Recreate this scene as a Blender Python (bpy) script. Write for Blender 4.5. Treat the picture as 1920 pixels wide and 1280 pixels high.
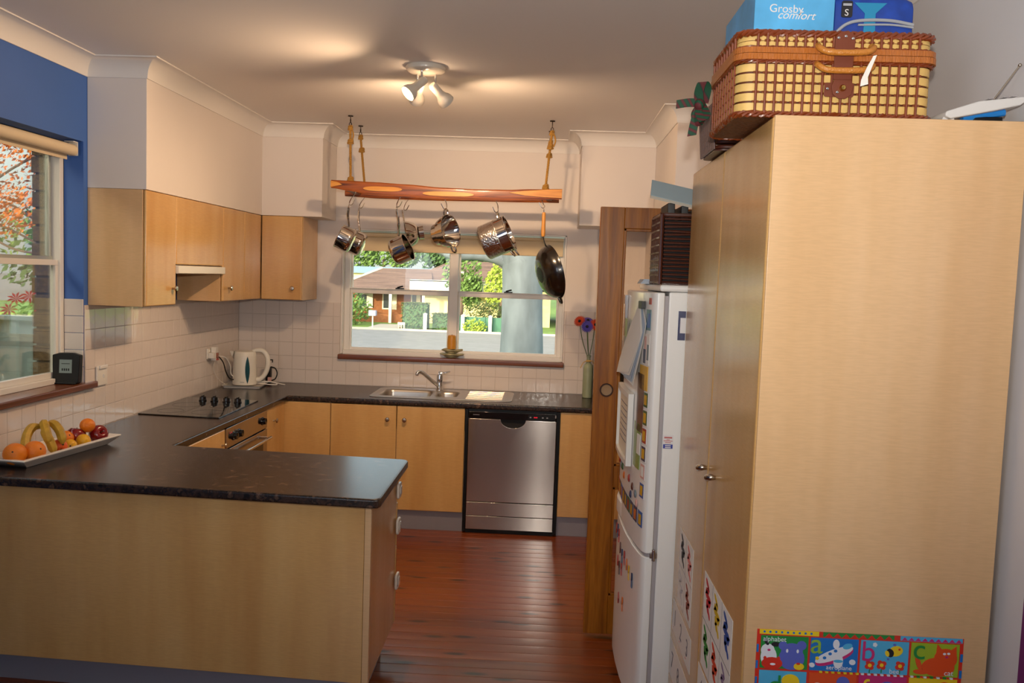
import bpy, bmesh, math, random
from mathutils import Vector, Matrix, Quaternion
random.seed(7)
for o in list(bpy.data.objects): bpy.data.objects.remove(o)
SC = bpy.context.scene
COL = SC.collection
PI = math.pi
def C(h, k=1.0):
    h = h.lstrip('#'); v = [int(h[i:i+2], 16)/255 for i in (0, 2, 4)]
    return tuple(((c/12.92) if c <= .04045 else ((c+.055)/1.055)**2.4)*k for c in v) + (1,)
# ------------------------------------------------------------------ camera
cam = bpy.data.objects.new('camera', bpy.data.cameras.new('camera')); COL.objects.link(cam)
CP = Vector((2.3376, -6.39, 1.7594))
FW = Vector((-.03828264, .9964537, -.07492971)); RT = Vector((.99854638, .04099447, .03499414)); UP = Vector((-.03794175, .07348112, .99657461))
cam.matrix_world = Matrix(((RT.x, UP.x, -FW.x, CP.x), (RT.y, UP.y, -FW.y, CP.y), (RT.z, UP.z, -FW.z, CP.z), (0, 0, 0, 1)))
cam.data.sensor_width = 36; cam.data.lens = 1595.77/1920*36; cam.data.clip_start = .05; cam.data.clip_end = 500
SC.camera = cam
# ------------------------------------------------------------------ world, sun, large lights, exposure
w = bpy.data.worlds.new('World'); SC.world = w; w.use_nodes = True
nt = w.node_tree; nt.nodes.clear()
sky = nt.nodes.new('ShaderNodeTexSky'); sky.sky_type = 'NISHITA'; sky.sun_disc = False
sky.sun_elevation = math.radians(20); sky.sun_rotation = math.radians(201); sky.air_density = 1; sky.dust_density = 6; sky.ozone_density = 1
bg = nt.nodes.new('ShaderNodeBackground'); bg.inputs[1].default_value = .85
wo = nt.nodes.new('ShaderNodeOutputWorld'); hz = nt.nodes.new('ShaderNodeMix'); hz.data_type = 'RGBA'; hz.inputs[0].default_value = .45; hz.inputs[7].default_value = (2.2, 2.16, 2.08, 1); nt.links.new(sky.outputs[0], hz.inputs[6]); nt.links.new(hz.outputs[2], bg.inputs[0]); nt.links.new(bg.outputs[0], wo.inputs[0])
def lamp(name, kind, loc, energy, color, direction=None, **kw):
    d = bpy.data.lights.new(name, kind); d.energy = energy; d.color = color[:3]
    for k, v in kw.items(): setattr(d, k, v)
    o = bpy.data.objects.new(name, d); COL.objects.link(o); o.location = loc
    if direction: o.rotation_euler = Vector(direction).to_track_quat('-Z', 'Y').to_euler()
    return o
lamp('low_sun', 'SUN', (-20, -40, 10), 6.0, (1, .82, .55), (.62, .76, -.18), angle=math.radians(.6))
lamp('camera_flash', 'SPOT', (2.36, -6.36, 1.90), 172, (1, .94, .84), (FW.x+.05, FW.y, FW.z+.40), shadow_soft_size=.02, spot_size=math.radians(112), spot_blend=1.0)
lamp('dining_daylight_fill', 'AREA', (.08, -7.5, 1.6), 58, (.80, .89, 1), (1, .72, .10), shape='RECTANGLE', size=2.2, size_y=1.5)  # added cool daylight fill behind the camera; the wall here has no window
SC.view_settings.view_transform = 'Standard'; SC.view_settings.look = 'None'; SC.view_settings.gamma = 1
SC.view_settings.exposure = 0.0; SC.view_settings.use_curve_mapping = False
# ------------------------------------------------------------------ materials
MATS = {}
def _base(name):
    m = bpy.data.materials.new(name); m.use_nodes = True; t = m.node_tree
    b = t.nodes['Principled BSDF']; MATS[name] = m; return m, t, b
def mat(name, col, rough=.5, metal=0, spec=.5, coat=0, bump=0, bscale=80, vary=0, vscale=6, emit=None, estr=0, trans=0, aniso=0, stretch=(1, 1, 1), sheen=0, sub=0):
    m, t, b = _base(name)
    c = C(col) if isinstance(col, str) else tuple(col)+((1,) if len(col) == 3 else ())
    b.inputs['Base Color'].default_value = c; b.inputs['Roughness'].default_value = rough; b.inputs['Metallic'].default_value = metal
    b.inputs['Specular IOR Level'].default_value = spec; b.inputs['Coat Weight'].default_value = coat; b.inputs['Coat Roughness'].default_value = .05
    b.inputs['Transmission Weight'].default_value = trans; b.inputs['Sheen Weight'].default_value = sheen
    if emit: b.inputs['Emission Color'].default_value = C(emit); b.inputs['Emission Strength'].default_value = estr
    N = t.nodes.new; L = t.links.new
    if bump or vary:
        tc = N('ShaderNodeTexCoord'); mp = N('ShaderNodeMapping'); mp.inputs['Scale'].default_value = stretch; L(tc.outputs['Object'], mp.inputs[0])
    if bump:
        n = N('ShaderNodeTexNoise'); n.inputs['Scale'].default_value = bscale; n.inputs['Detail'].default_value = 3; L(mp.outputs[0], n.inputs[0])
        bp = N('ShaderNodeBump'); bp.inputs['Strength'].default_value = bump; bp.inputs['Distance'].default_value = .01
        L(n.outputs[0], bp.inputs['Height']); L(bp.outputs[0], b.inputs['Normal'])
    if vary:
        n = N('ShaderNodeTexNoise'); n.inputs['Scale'].default_value = vscale; n.inputs['Detail'].default_value = 5; L(mp.outputs[0], n.inputs[0])
        r = N('ShaderNodeValToRGB'); r.color_ramp.elements[0].position = .3; r.color_ramp.elements[1].position = .7
        r.color_ramp.elements[0].color = tuple(x*(1-vary) for x in c[:3])+(1,); r.color_ramp.elements[1].color = tuple(min(1, x*(1+vary)) for x in c[:3])+(1,)
        L(n.outputs[0], r.inputs[0]); L(r.outputs[0], b.inputs['Base Color'])
    if aniso:
        b.inputs['Anisotropic'].default_value = aniso; b.inputs['Anisotropic Rotation'].default_value = .25
        tg = N('ShaderNodeTangent'); tg.direction_type = 'RADIAL'; tg.axis = 'Z'; L(tg.outputs[0], b.inputs['Tangent'])
    return m
def grain(name, cols, stretch, scale=1.0, rough=.35, coat=0, fleck=.0, fstretch=(300, 300, 8), bump=0, rand=0, knots=0, spec=.5, detail=6, distort=0):
    """wood-like: a ramp over stretched noise, fine flecks across, optional per-object value shift and knots"""
    m, t, b = _base(name); N = t.nodes.new; L = t.links.new
    tc = N('ShaderNodeTexCoord'); mp = N('ShaderNodeMapping'); mp.inputs['Scale'].default_value = stretch
    oi = N('ShaderNodeObjectInfo'); src = tc.outputs['Object']
    if rand:
        ad = N('ShaderNodeVectorMath'); ad.operation = 'ADD'; sc = N('ShaderNodeVectorMath'); sc.operation = 'SCALE'; sc.inputs['Scale'].default_value = 37
        cb = N('ShaderNodeCombineXYZ'); L(oi.outputs['Random'], cb.inputs[0]); L(oi.outputs['Random'], cb.inputs[1]); L(cb.outputs[0], sc.inputs[0])
        L(src, ad.inputs[0]); L(sc.outputs[0], ad.inputs[1]); src = ad.outputs[0]
    L(src, mp.inputs[0])
    n = N('ShaderNodeTexNoise'); n.inputs['Scale'].default_value = scale; n.inputs['Detail'].default_value = detail; n.inputs['Distortion'].default_value = distort; L(mp.outputs[0], n.inputs[0])
    r = N('ShaderNodeValToRGB'); e = r.color_ramp.elements
    e[0].position = .3; e[0].color = C(cols[0]); e[1].position = .7; e[1].color = C(cols[-1])
    for i, c in enumerate(cols[1:-1]): x = e.new(.3+.4*(i+1)/(len(cols)-1)); x.color = C(c)
    L(n.outputs[0], r.inputs[0]); out = r.outputs[0]
    if fleck:
        mp2 = N('ShaderNodeMapping'); mp2.inputs['Scale'].default_value = fstretch; L(src, mp2.inputs[0])
        n2 = N('ShaderNodeTexNoise'); n2.inputs['Scale'].default_value = 1; n2.inputs['Detail'].default_value = 2; L(mp2.outputs[0], n2.inputs[0])
        mr = N('ShaderNodeMapRange'); mr.inputs[1].default_value = .35; mr.inputs[2].default_value = .65; mr.inputs[3].default_value = 1-fleck; mr.inputs[4].default_value = 1+fleck*.5
        L(n2.outputs[0], mr.inputs[0]); mx = N('ShaderNodeVectorMath'); mx.operation = 'SCALE'; L(out, mx.inputs[0]); L(mr.outputs[0], mx.inputs['Scale']); out = mx.outputs[0]
    if knots:
        mp3 = N('ShaderNodeMapping'); mp3.inputs['Scale'].default_value = (1.9, 7, 1); L(src, mp3.inputs[0])
        v = N('ShaderNodeTexVoronoi'); v.voronoi_dimensions = '2D'; v.inputs['Scale'].default_value = 1; v.inputs['Randomness'].default_value = 1; L(mp3.outputs[0], v.inputs[0])
        mr = N('ShaderNodeMapRange'); mr.inputs[1].default_value = .05; mr.inputs[2].default_value = .13; mr.inputs[3].default_value = 1-knots; mr.inputs[4].default_value = 1
        L(v.outputs[0], mr.inputs[0]); mx = N('ShaderNodeVectorMath'); mx.operation = 'SCALE'; L(out, mx.inputs[0]); L(mr.outputs[0], mx.inputs['Scale']); out = mx.outputs[0]
    if rand:
        mr = N('ShaderNodeMapRange'); mr.inputs[3].default_value = 1-rand; mr.inputs[4].default_value = 1+rand; L(oi.outputs['Random'], mr.inputs[0])
        mx = N('ShaderNodeVectorMath'); mx.operation = 'SCALE'; L(out, mx.inputs[0]); L(mr.outputs[0], mx.inputs['Scale']); out = mx.outputs[0]
    L(out, b.inputs['Base Color']); b.inputs['Roughness'].default_value = rough; b.inputs['Coat Weight'].default_value = coat; b.inputs['Coat Roughness'].default_value = .12; b.inputs['Specular IOR Level'].default_value = spec
    if bump:
        bp = N('ShaderNodeBump'); bp.inputs['Strength'].default_value = bump; bp.inputs['Distance'].default_value = .004; L(n.outputs[0], bp.inputs['Height']); L(bp.outputs[0], b.inputs['Normal'])
    return m
def glass(name, tint=(.93, .97, .95), refl=.6):
    m = bpy.data.materials.new(name); m.use_nodes = True; t = m.node_tree; t.nodes.clear(); N = t.nodes.new; L = t.links.new
    tr = N('ShaderNodeBsdfTransparent'); tr.inputs[0].default_value = tint+(1,); gl = N('ShaderNodeBsdfGlossy'); gl.inputs['Roughness'].default_value = .01
    fr = N('ShaderNodeFresnel'); fr.inputs[0].default_value = 1.45; mu = N('ShaderNodeMath'); mu.operation = 'MULTIPLY'; mu.inputs[1].default_value = refl
    mx = N('ShaderNodeMixShader'); o = N('ShaderNodeOutputMaterial'); L(fr.outputs[0], mu.inputs[0]); L(mu.outputs[0], mx.inputs[0]); L(tr.outputs[0], mx.inputs[1]); L(gl.outputs[0], mx.inputs[2]); L(mx.outputs[0], o.inputs[0])
    MATS[name] = m; return m
mat('wall_white', '#e2dad4', .6, vary=.02, vscale=2); mat('ceiling_paint', '#ece8e5', .7); mat('cornice_white', '#e8e4df', .55)
mat('wall_blue', '#3d68b4', .55, vary=.03, vscale=3); mat('wall_grey', '#d6d3d4', .6)
mat('purple', '#6a1a63', .6)
grain('maple', ['#d0a777', '#d8b183', '#deb98e'], (7, 7, .9), 1, rough=.32, coat=.15, fleck=.045, fstretch=(28, 28, 260), detail=4)
grain('maple_warm', ['#c4955a', '#cda164', '#d4aa6e'], (7, 7, .9), 1, rough=.27, coat=.3, fleck=.045, fstretch=(28, 28, 260), detail=4)
grain('counter', ['#120e0c', '#3a2a22', '#1c1613', '#6a5040'], (26, 26, 26), 1, rough=.25, fleck=.35, fstretch=(260, 260, 260), detail=6)
grain('floor_board', ['#6a2c0b', '#7b3910', '#894415'], (.8, 12, 12), 1, rough=.3, coat=.18, fleck=.05, fstretch=(4, 90, 90), rand=.16, knots=.8, distort=.3, spec=.4)
grain('door_wood', ['#7d430c', '#9a590f', '#ad6a1a'], (30, 30, 1.6), 1, rough=.38, coat=.06, spec=.3, fleck=.16, fstretch=(200, 200, 10), bump=.25, distort=.6)
grain('sill_wood', ['#5a2a10', '#6e3818', '#7a4220'], (2, 2, 40), 1, rough=.3, coat=.4, fleck=.1, fstretch=(10, 10, 90))
grain('rack_wood', ['#34170a', '#7a3a10', '#9c5218', '#4c220a'], (2.2, 16, 34), 1, rough=.4, coat=.12, fleck=.1, fstretch=(12, 120, 160), distort=1.2)
grain('rack_pale', ['#c07c2c', '#d4933d', '#dca350'], (3, 16, 30), 1, rough=.4, coat=.12, fleck=.08, fstretch=(12, 120, 160))
mat('kick', '#8f8d96', .4, .2); mat('black_gloss', '#08080a', .08, spec=.6); mat('black', '#070708', .4, spec=.3); mat('black_matt', '#141416', .8)
mat('hob_glass', '#0a0a0c', .04, spec=.7); mat('steel', '#b4aca6', .145, 1, bump=.06, bscale=3, aniso=1.0); mat('steel_plain', '#b9b4ae', .22, 1)
mat('sink_steel', '#bdb8b2', .28, 1); mat('chrome', '#d8d8d8', .06, 1); mat('pot_steel', '#cfc9c2', .07, 1); mat('nickel', '#b3a89a', .25, 1)
mat('pot_hammered', '#cfc9c2', .09, 1, bump=.5, bscale=95); mat('wok_iron', '#17110d', .22, spec=.6, coat=.3); mat('handle_wood', '#cf8f3d', .35, coat=.3)
mat('white_plastic', '#e4e1da', .3, coat=.2); mat('white_gloss', '#e8e6e2', .12, coat=.4); mat('fridge_white', '#efeeea', .25, coat=.2); mat('gasket', '#a7a1a3', .6)
mat('cream', '#e6e2d6', .3, coat=.2); mat('teal', '#0f4a55', .1, coat=.5); mat('paper', '#e6e2da', .7); mat('paper_warm', '#dfd3bd', .7); mat('paper_blue', '#aab8c8', .6)
mat('grout', '#cbbfb6', .8); mat('window_white', '#e6e3dd', .4); mat('alu', '#b8bcb6', .35, .6); mat('blind', '#dac9a6', .7); mat('blind2', '#d9c7a8', .65)
# wavy glazed tile
def tile_mat():
    m, t, b = _base('tile'); N = t.nodes.new; L = t.links.new
    b.inputs['Base Color'].default_value = C('#ddd3cc'); b.inputs['Roughness'].default_value = .08; b.inputs['Specular IOR Level'].default_value = .6; b.inputs['Coat Weight'].default_value = .3; b.inputs['Coat Roughness'].default_value = .02
    tc = N('ShaderNodeTexCoord'); oi = N('ShaderNodeObjectInfo'); n = N('ShaderNodeTexNoise'); n.noise_dimensions = '4D'; n.inputs['Scale'].default_value = 34; n.inputs['Detail'].default_value = 1
    mu = N('ShaderNodeMath'); mu.operation = 'MULTIPLY'; mu.inputs[1].default_value = 50; L(oi.outputs['Random'], mu.inputs[0]); L(mu.outputs[0], n.inputs['W'])
    L(tc.outputs['Object'], n.inputs[0]); bp = N('ShaderNodeBump'); bp.inputs['Strength'].default_value = .09; bp.inputs['Distance'].default_value = .01; L(n.outputs[0], bp.inputs['Height'])
    L(bp.outputs[0], b.inputs['Normal']); L(bp.outputs[0], b.inputs['Coat Normal'])
tile_mat(); glass('glass'); glass('door_glass', (.97, .93, .88), .7); glass('clear_plastic', (.85, .8, .75), .9)
# ------------------------------------------------------------------ mesh helpers
W = {}
def weight_normals(me, cosang):
    """area-weighted vertex normals so that flat faces stay flat next to their rounded edges"""
    fv = {}
    P = [(p.normal.copy(), p.area, tuple(p.vertices)) for p in me.polygons]
    for i, (n, a, vs) in enumerate(P):
        for v in vs: fv.setdefault(v, []).append(i)
    out = []
    for (n, a, vs) in P:
        for v in vs:
            s = Vector((0, 0, 0))
            for j in fv[v]:
                m = P[j]
                if m[0].dot(n) > cosang: s += m[0]*m[1]
            out.append(s.normalized() if s.length > 0 else n)
    me.normals_split_custom_set(out)
class MB:
    def __init__(s): s.bm = bmesh.new(); s.mi = 0
    def _fin(s, n0):
        s.bm.faces.ensure_lookup_table()
        for f in s.bm.faces[n0:]: f.material_index = s.mi
        return s
    def box(s, x0, x1, y0, y1, z0, z1, M=None):
        n0 = len(s.bm.faces); r = bmesh.ops.create_cube(s.bm, size=1)
        for v in r['verts']:
            v.co = Vector((x0+(v.co.x+.5)*(x1-x0), y0+(v.co.y+.5)*(y1-y0), z0+(v.co.z+.5)*(z1-z0)))
            if M: v.co = M @ v.co
        return s._fin(n0)
    def face(s, pts):
        n0 = len(s.bm.faces); s.bm.faces.new([s.bm.verts.new(p) for p in pts]); return s._fin(n0)
    def mesh(s, vs, fs):
        n0 = len(s.bm.faces); V = [s.bm.verts.new(v) for v in vs]
        for f in fs: s.bm.faces.new([V[i] for i in f])
        return s._fin(n0)
    def tube(s, pts, r, n=10, caps=True, closed=False):
        n0 = len(s.bm.faces); P = [Vector(p) for p in pts]; k = len(P); R = r if isinstance(r, (list, tuple)) else [r]*k
        T = []
        for i in range(k):
            a = P[(i-1) % k] if (closed or i > 0) else P[i]; b = P[(i+1) % k] if (closed or i < k-1) else P[i]
            T.append((b-a).normalized())
        u = T[0].orthogonal().normalized(); rings = []
        for i in range(k):
            if i: u = (u-T[i]*u.dot(T[i])); u = u.normalized() if u.length > 1e-6 else T[i].orthogonal().normalized()
            v = T[i].cross(u)
            rings.append([s.bm.verts.new(P[i]+(u*math.cos(2*PI*j/n)+v*math.sin(2*PI*j/n))*R[i]) for j in range(n)])
        for i in range(k if closed else k-1):
            A = rings[i]; B = rings[(i+1) % k]
            for j in range(n): s.bm.faces.new([A[j], A[(j+1) % n], B[(j+1) % n], B[j]])
        if caps and not closed: s.bm.faces.new(rings[0][::-1]); s.bm.faces.new(rings[-1])
        return s._fin(n0)
    def cyl(s, p0, p1, r0, r1=None, n=20): return s.tube([p0, p1], [r0, r0 if r1 is None else r1], n)
    def lathe(s, prof, M=None, n=32, a0=0, a1=2*PI):
        """prof: (r, z) list, revolved about local z, M places it"""
        n0 = len(s.bm.faces); M = M or Matrix(); full = abs(a1-a0-2*PI) < 1e-6; m = n if full else n+1; rings = []
        for (r, z) in prof:
            if r < 1e-6: rings.append([s.bm.verts.new(M @ Vector((0, 0, z)))])
            else: rings.append([s.bm.verts.new(M @ Vector((r*math.cos(a0+(a1-a0)*j/n), r*math.sin(a0+(a1-a0)*j/n), z))) for j in range(m)])
        for A, B in zip(rings[:-1], rings[1:]):
            for j in range(n):
                a, b = j, (j+1) % m
                if len(A) == 1 and len(B) == 1: continue
                if len(A) == 1: s.bm.faces.new([A[0], B[b], B[a]])
                elif len(B) == 1: s.bm.faces.new([A[a], A[b], B[0]])
                else: s.bm.faces.new([A[a], A[b], B[b], B[a]])
        return s._fin(n0)
    def sphere(s, c, r, M=None, n=20, k=12):
        r = r if isinstance(r, (list, tuple)) else (r, r, r)
        X = Matrix.Translation(c) @ (M or Matrix()) @ Matrix.Diagonal((r[0], r[1], r[2], 1))
        return s.lathe([(math.sin(PI*i/k), -math.cos(PI*i/k)) for i in range(k+1)], X, n)
    def prism(s, poly, ax, a0, a1, holes=()):
        """poly: 2d points in the plane normal to axis ax ('x': (y,z), 'y': (x,z), 'z': (x,y))"""
        n0 = len(s.bm.faces)
        def P(p, a): return Vector({'x': (a, p[0], p[1]), 'y': (p[0], a, p[1]), 'z': (p[0], p[1], a)}[ax])
        if not holes:
            A = [s.bm.verts.new(P(p, a0)) for p in poly]; B = [s.bm.verts.new(P(p, a1)) for p in poly]; k = len(poly)
            s.bm.faces.new(A[::-1]); s.bm.faces.new(B)
            for i in range(k): s.bm.faces.new([A[i], A[(i+1) % k], B[(i+1) % k], B[i]])
        else:
            loops = [poly]+list(holes); es = []; allA = []
            for lp in loops:
                A = [s.bm.verts.new(P(p, a0)) for p in lp]; allA.append(A)
                for i in range(len(A)): es.append(s.bm.edges.new([A[i], A[(i+1) % len(A)]]))
            bmesh.ops.triangle_fill(s.bm, edges=es, use_beauty=True)
            s.bm.faces.ensure_lookup_table(); fs = list(s.bm.faces[n0:]); mp = {}
            for A in allA:
                for v in A: q = v.co.copy(); q['xyz'.index(ax)] = a1; mp[v] = s.bm.verts.new(q)
            for f in fs: s.bm.faces.new([mp[v] for v in reversed(f.verts)])
            for A in allA:
                for i in range(len(A)): a, b = A[i], A[(i+1) % len(A)]; s.bm.faces.new([a, b, mp[b], mp[a]])
        return s._fin(n0)
    def xf(s, M):
        for v in s.bm.verts: v.co = M @ v.co
        return s
    def build(s, name, mats, parent=None, bevel=0, smooth=35, local=False, seg=2, bev_angle=40):
        bm = s.bm; bmesh.ops.recalc_face_normals(bm, faces=bm.faces)
        if bevel:
            es = [e for e in bm.edges if len(e.link_faces) == 2 and e.calc_face_angle(0) > math.radians(bev_angle)]
            bmesh.ops.bevel(bm, geom=es, offset=bevel, segments=seg, affect='EDGES', clamp_overlap=True, profile=.5)
        me = bpy.data.meshes.new(name); bm.to_mesh(me); bm.free()
        for m in (mats if isinstance(mats, (list, tuple)) else [mats]): me.materials.append(MATS[m] if isinstance(m, str) else m)
        if smooth:
            for p in me.polygons: p.use_smooth = True
            me.set_sharp_from_angle(angle=math.radians(smooth))
            if bevel: weight_normals(me, math.cos(math.radians(max(smooth, 46))))
        return link(name, me, parent, local)
def link(name, me, parent=None, local=False, loc=None):
    o = bpy.data.objects.new(name, me); COL.objects.link(o)
    if loc is not None: o.location = loc
    own = Matrix.Translation(loc) if loc is not None else Matrix()
    if parent is not None:
        o.parent = parent
        if local: W[o.name] = W[parent.name] @ own
        else: o.matrix_parent_inverse = W[parent.name].inverted(); W[o.name] = own
    else: W[o.name] = own
    return o
def tag(o, label=None, cat=None, group=None, kind=None):
    if label: o['label'] = label
    if cat: o['category'] = cat
    if group: o['group'] = group
    if kind: o['kind'] = kind
    return o
def thing(name, label, cat, loc=(0, 0, 0), M=None, group=None):
    o = bpy.data.objects.new(name, None); COL.objects.link(o); o.empty_display_size = .05
    X = M if M is not None else Matrix.Translation(loc)
    o.matrix_world = X; o.matrix_basis = X; W[o.name] = X.copy()
    return tag(o, label, cat, group)
def struct(o): o['kind'] = 'structure'; return o
def frame(o, x, z):
    """matrix with origin o, local x along x, local z towards z"""
    z = Vector(z).normalized(); x = Vector(x); x = (x-z*x.dot(z)).normalized(); y = z.cross(x); o = Vector(o)
    return Matrix(((x.x, y.x, z.x, o.x), (x.y, y.y, z.y, o.y), (x.z, y.z, z.z, o.z), (0, 0, 0, 1)))
def rot(o, d, roll=0):
    q = Vector(d).to_track_quat('Z', 'Y'); return Matrix.Translation(o) @ q.to_matrix().to_4x4() @ Matrix.Rotation(roll, 4, 'Z')
def rrect(x0, x1, y0, y1, r, n=5):
    o = []
    for cx, cy, a in ((x1-r, y1-r, 0), (x0+r, y1-r, PI/2), (x0+r, y0+r, PI), (x1-r, y0+r, 3*PI/2)):
        o += [(cx+r*math.cos(a+PI/2*i/n), cy+r*math.sin(a+PI/2*i/n)) for i in range(n+1)]
    return o
def bez(pts, n=8):
    """Catmull-Rom through points"""
    P = [Vector(p) for p in pts]; P = [P[0]*2-P[1]]+P+[P[-1]*2-P[-2]]; o = []
    for i in range(1, len(P)-2):
        for j in range(n):
            t = j/n; a, b, c, d = P[i-1], P[i], P[i+1], P[i+2]
            o.append(.5*((2*b)+(c-a)*t+(2*a-5*b+4*c-d)*t*t+(3*b-a-3*c+d)*t**3))
    return o+[P[-2]]
def lettering(name, body, size, origin, right, up, m, parent, depth=.0006, align='LEFT', shear=0):
    cu = bpy.data.curves.new(name, 'FONT'); cu.body = body; cu.size = size; cu.align_x = align; cu.extrude = depth; cu.shear = shear
    t = bpy.data.objects.new(name, cu); COL.objects.link(t); dg = bpy.context.evaluated_depsgraph_get(); dg.update()
    me = bpy.data.meshes.new_from_object(t.evaluated_get(dg)); bpy.data.objects.remove(t)
    X = frame(origin, right, Vector(right).cross(Vector(up)))
    me.transform(X); me.materials.clear(); me.materials.append(MATS[m]); me.name = name
    return link(name, me, parent)
# ================================================================== THE ROOM
CZ = 2.7745; RX = 3.49; RY = -9.0
# floor: boards run along X, each its own board
fl = struct(MB().box(-.02, 3.6, RY, .0, -.06, -.022).build('floor', 'black_matt', smooth=0))
pm = MB().box(-1.81, 1.81, -.0424, .0424, -.02, 0)
pb = pm.build('plank', 'floor_board', fl, bevel=.0016, seg=1); bw = .0862
pb.location = (1.79, -.05, 0)
for i in range(1, 104): link('plank', pb.data, fl, loc=(1.79, -.05-bw*i, 0))
struct(MB().box(-.02, 3.6, RY, .3, CZ, CZ+.05).build('ceiling', 'ceiling_paint', smooth=0))
# back wall, window opening X .785..2.476, z 1.108..2.08
WX0, WX1, WZ0, WZ1 = .785, 2.476, 1.108, 2.085
b = MB(); b.box(-.25, WX0, 0, .25, -.3, CZ); b.box(WX1, 3.75, 0, .25, -.3, CZ); b.box(WX0, WX1, 0, .25, -.3, WZ0); b.box(WX0, WX1, 0, .25, WZ1, CZ)
wall_back = struct(b.build('wall_back', 'wall_white', smooth=0))
# left wall, window opening Y -4.2..-2.17, z 1.13..2.36 ; inner leaf only, brick leaf outside
LY0, LY1, LZ0, LZ1 = -4.25, -2.17, 1.115, 2.36
b = MB()
for (x0, x1, mi) in ((-.1, 0, 0), (-.25, -.1, 1)):
    b.mi = mi; o_ = .006 if mi else 0
    b.box(x0, x1, RY, LY0, -.3, CZ); b.box(x0, x1, LY1+o_, 0, -.3, CZ); b.box(x0, x1, LY0, LY1+o_, -.3, LZ0-.02); b.box(x0, x1, LY0, LY1+o_, LZ1, CZ)
mat('mortar', '#5c5145', .9, vary=.15, vscale=60)
wall_left = struct(b.build('wall_left', ['wall_blue', 'mortar'], smooth=0))
grain('brick_tan', ['#6a563a', '#7d6748', '#8a7350'], (14, 14, 30), 1, rough=.85, fleck=.3, fstretch=(90, 90, 90), rand=.18, bump=.5)
bk = MB().box(-.056, .053, 0, .23, -.038, .038).build('brick', 'brick_tan', wall_left, bevel=.004); bk.location = (-.208, LY1-.004, 1.12)
for i in range(1, 16): link('brick', bk.data, wall_left, loc=(-.208+random.uniform(-.003, .003), LY1-.004+random.uniform(-.003, .003), 1.12+.086*i))
# right wall, nib, rear wall
struct(MB().box(RX, RX+.1, RY, -1.35, -.02, CZ).build('wall_right', 'wall_grey', smooth=0))
struct(MB().box(3.06, 3.75, -1.35, -.001, -.02, CZ).build('wall_nib', 'wall_white', smooth=0))
struct(MB().box(-.25, RX+.1, RY-.1, RY, -.02, CZ).build('wall_rear', 'wall_white', smooth=0))
struct(MB().box(RX-.012, RX+.001, -4.65, -4.402, -.02, 2.1).build('trim_1', 'purple', bevel=.003))
# bulkheads over the wall cupboards
struct(MB().prism([(.0005, -2.135), (.305, -2.135), (.305, -.4), (.735, -.4), (.735, -.0005), (.0005, -.0005)], 'z', 2.137, CZ).build('wall_bulkhead_left', 'wall_white', bevel=.002, seg=1))
struct(MB().box(2.547, 3.0595, -.4, -.0005, 2.137, CZ).build('wall_bulkhead_right', 'wall_white', bevel=.002, seg=1))
# cove cornice swept round the ceiling
path = [(0, RY), (0, -2.135), (.305, -2.135), (.305, -.4), (.735, -.4), (.735, 0), (2.547, 0), (2.547, -.4), (3.06, -.4), (3.06, -1.35), (RX, -1.35), (RX, RY)]
R_ = .082
prof = [(0, -.090), (.006, -.090), (.006, -.086)]+[(.006+R_-R_*math.cos(a), -.086+R_*math.sin(a)) for a in [PI/2*i/9 for i in range(1, 9)]]+[(R_+.004, -.006), (R_+.010, -.006), (R_+.010, 0), (0, 0)]
rings = []
for i, p in enumerate(path):
    p = Vector(p); dirs = []
    if i > 0: dirs.append((p-Vector(path[i-1])).normalized())
    if i < len(path)-1: dirs.append((Vector(path[i+1])-p).normalized())
    ns = [Vector((d.y, -d.x)) for d in dirs]; nn = sum(ns, Vector((0, 0))); nn = nn/(nn.length_squared/len(ns)) if len(ns) > 1 else nn
    rings.append([(p.x+nn.x*u, p.y+nn.y*u, CZ+v) for u, v in prof])
vs = [v for r in rings for v in r]; k = len(prof); fs = []
for i in range(len(rings)-1):
    for j in range(k-1): fs.append((i*k+j, i*k+j+1, (i+1)*k+j+1, (i+1)*k+j))
struct(MB().mesh(vs, fs).build('trim_2', 'cornice_white', smooth=28))
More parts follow.
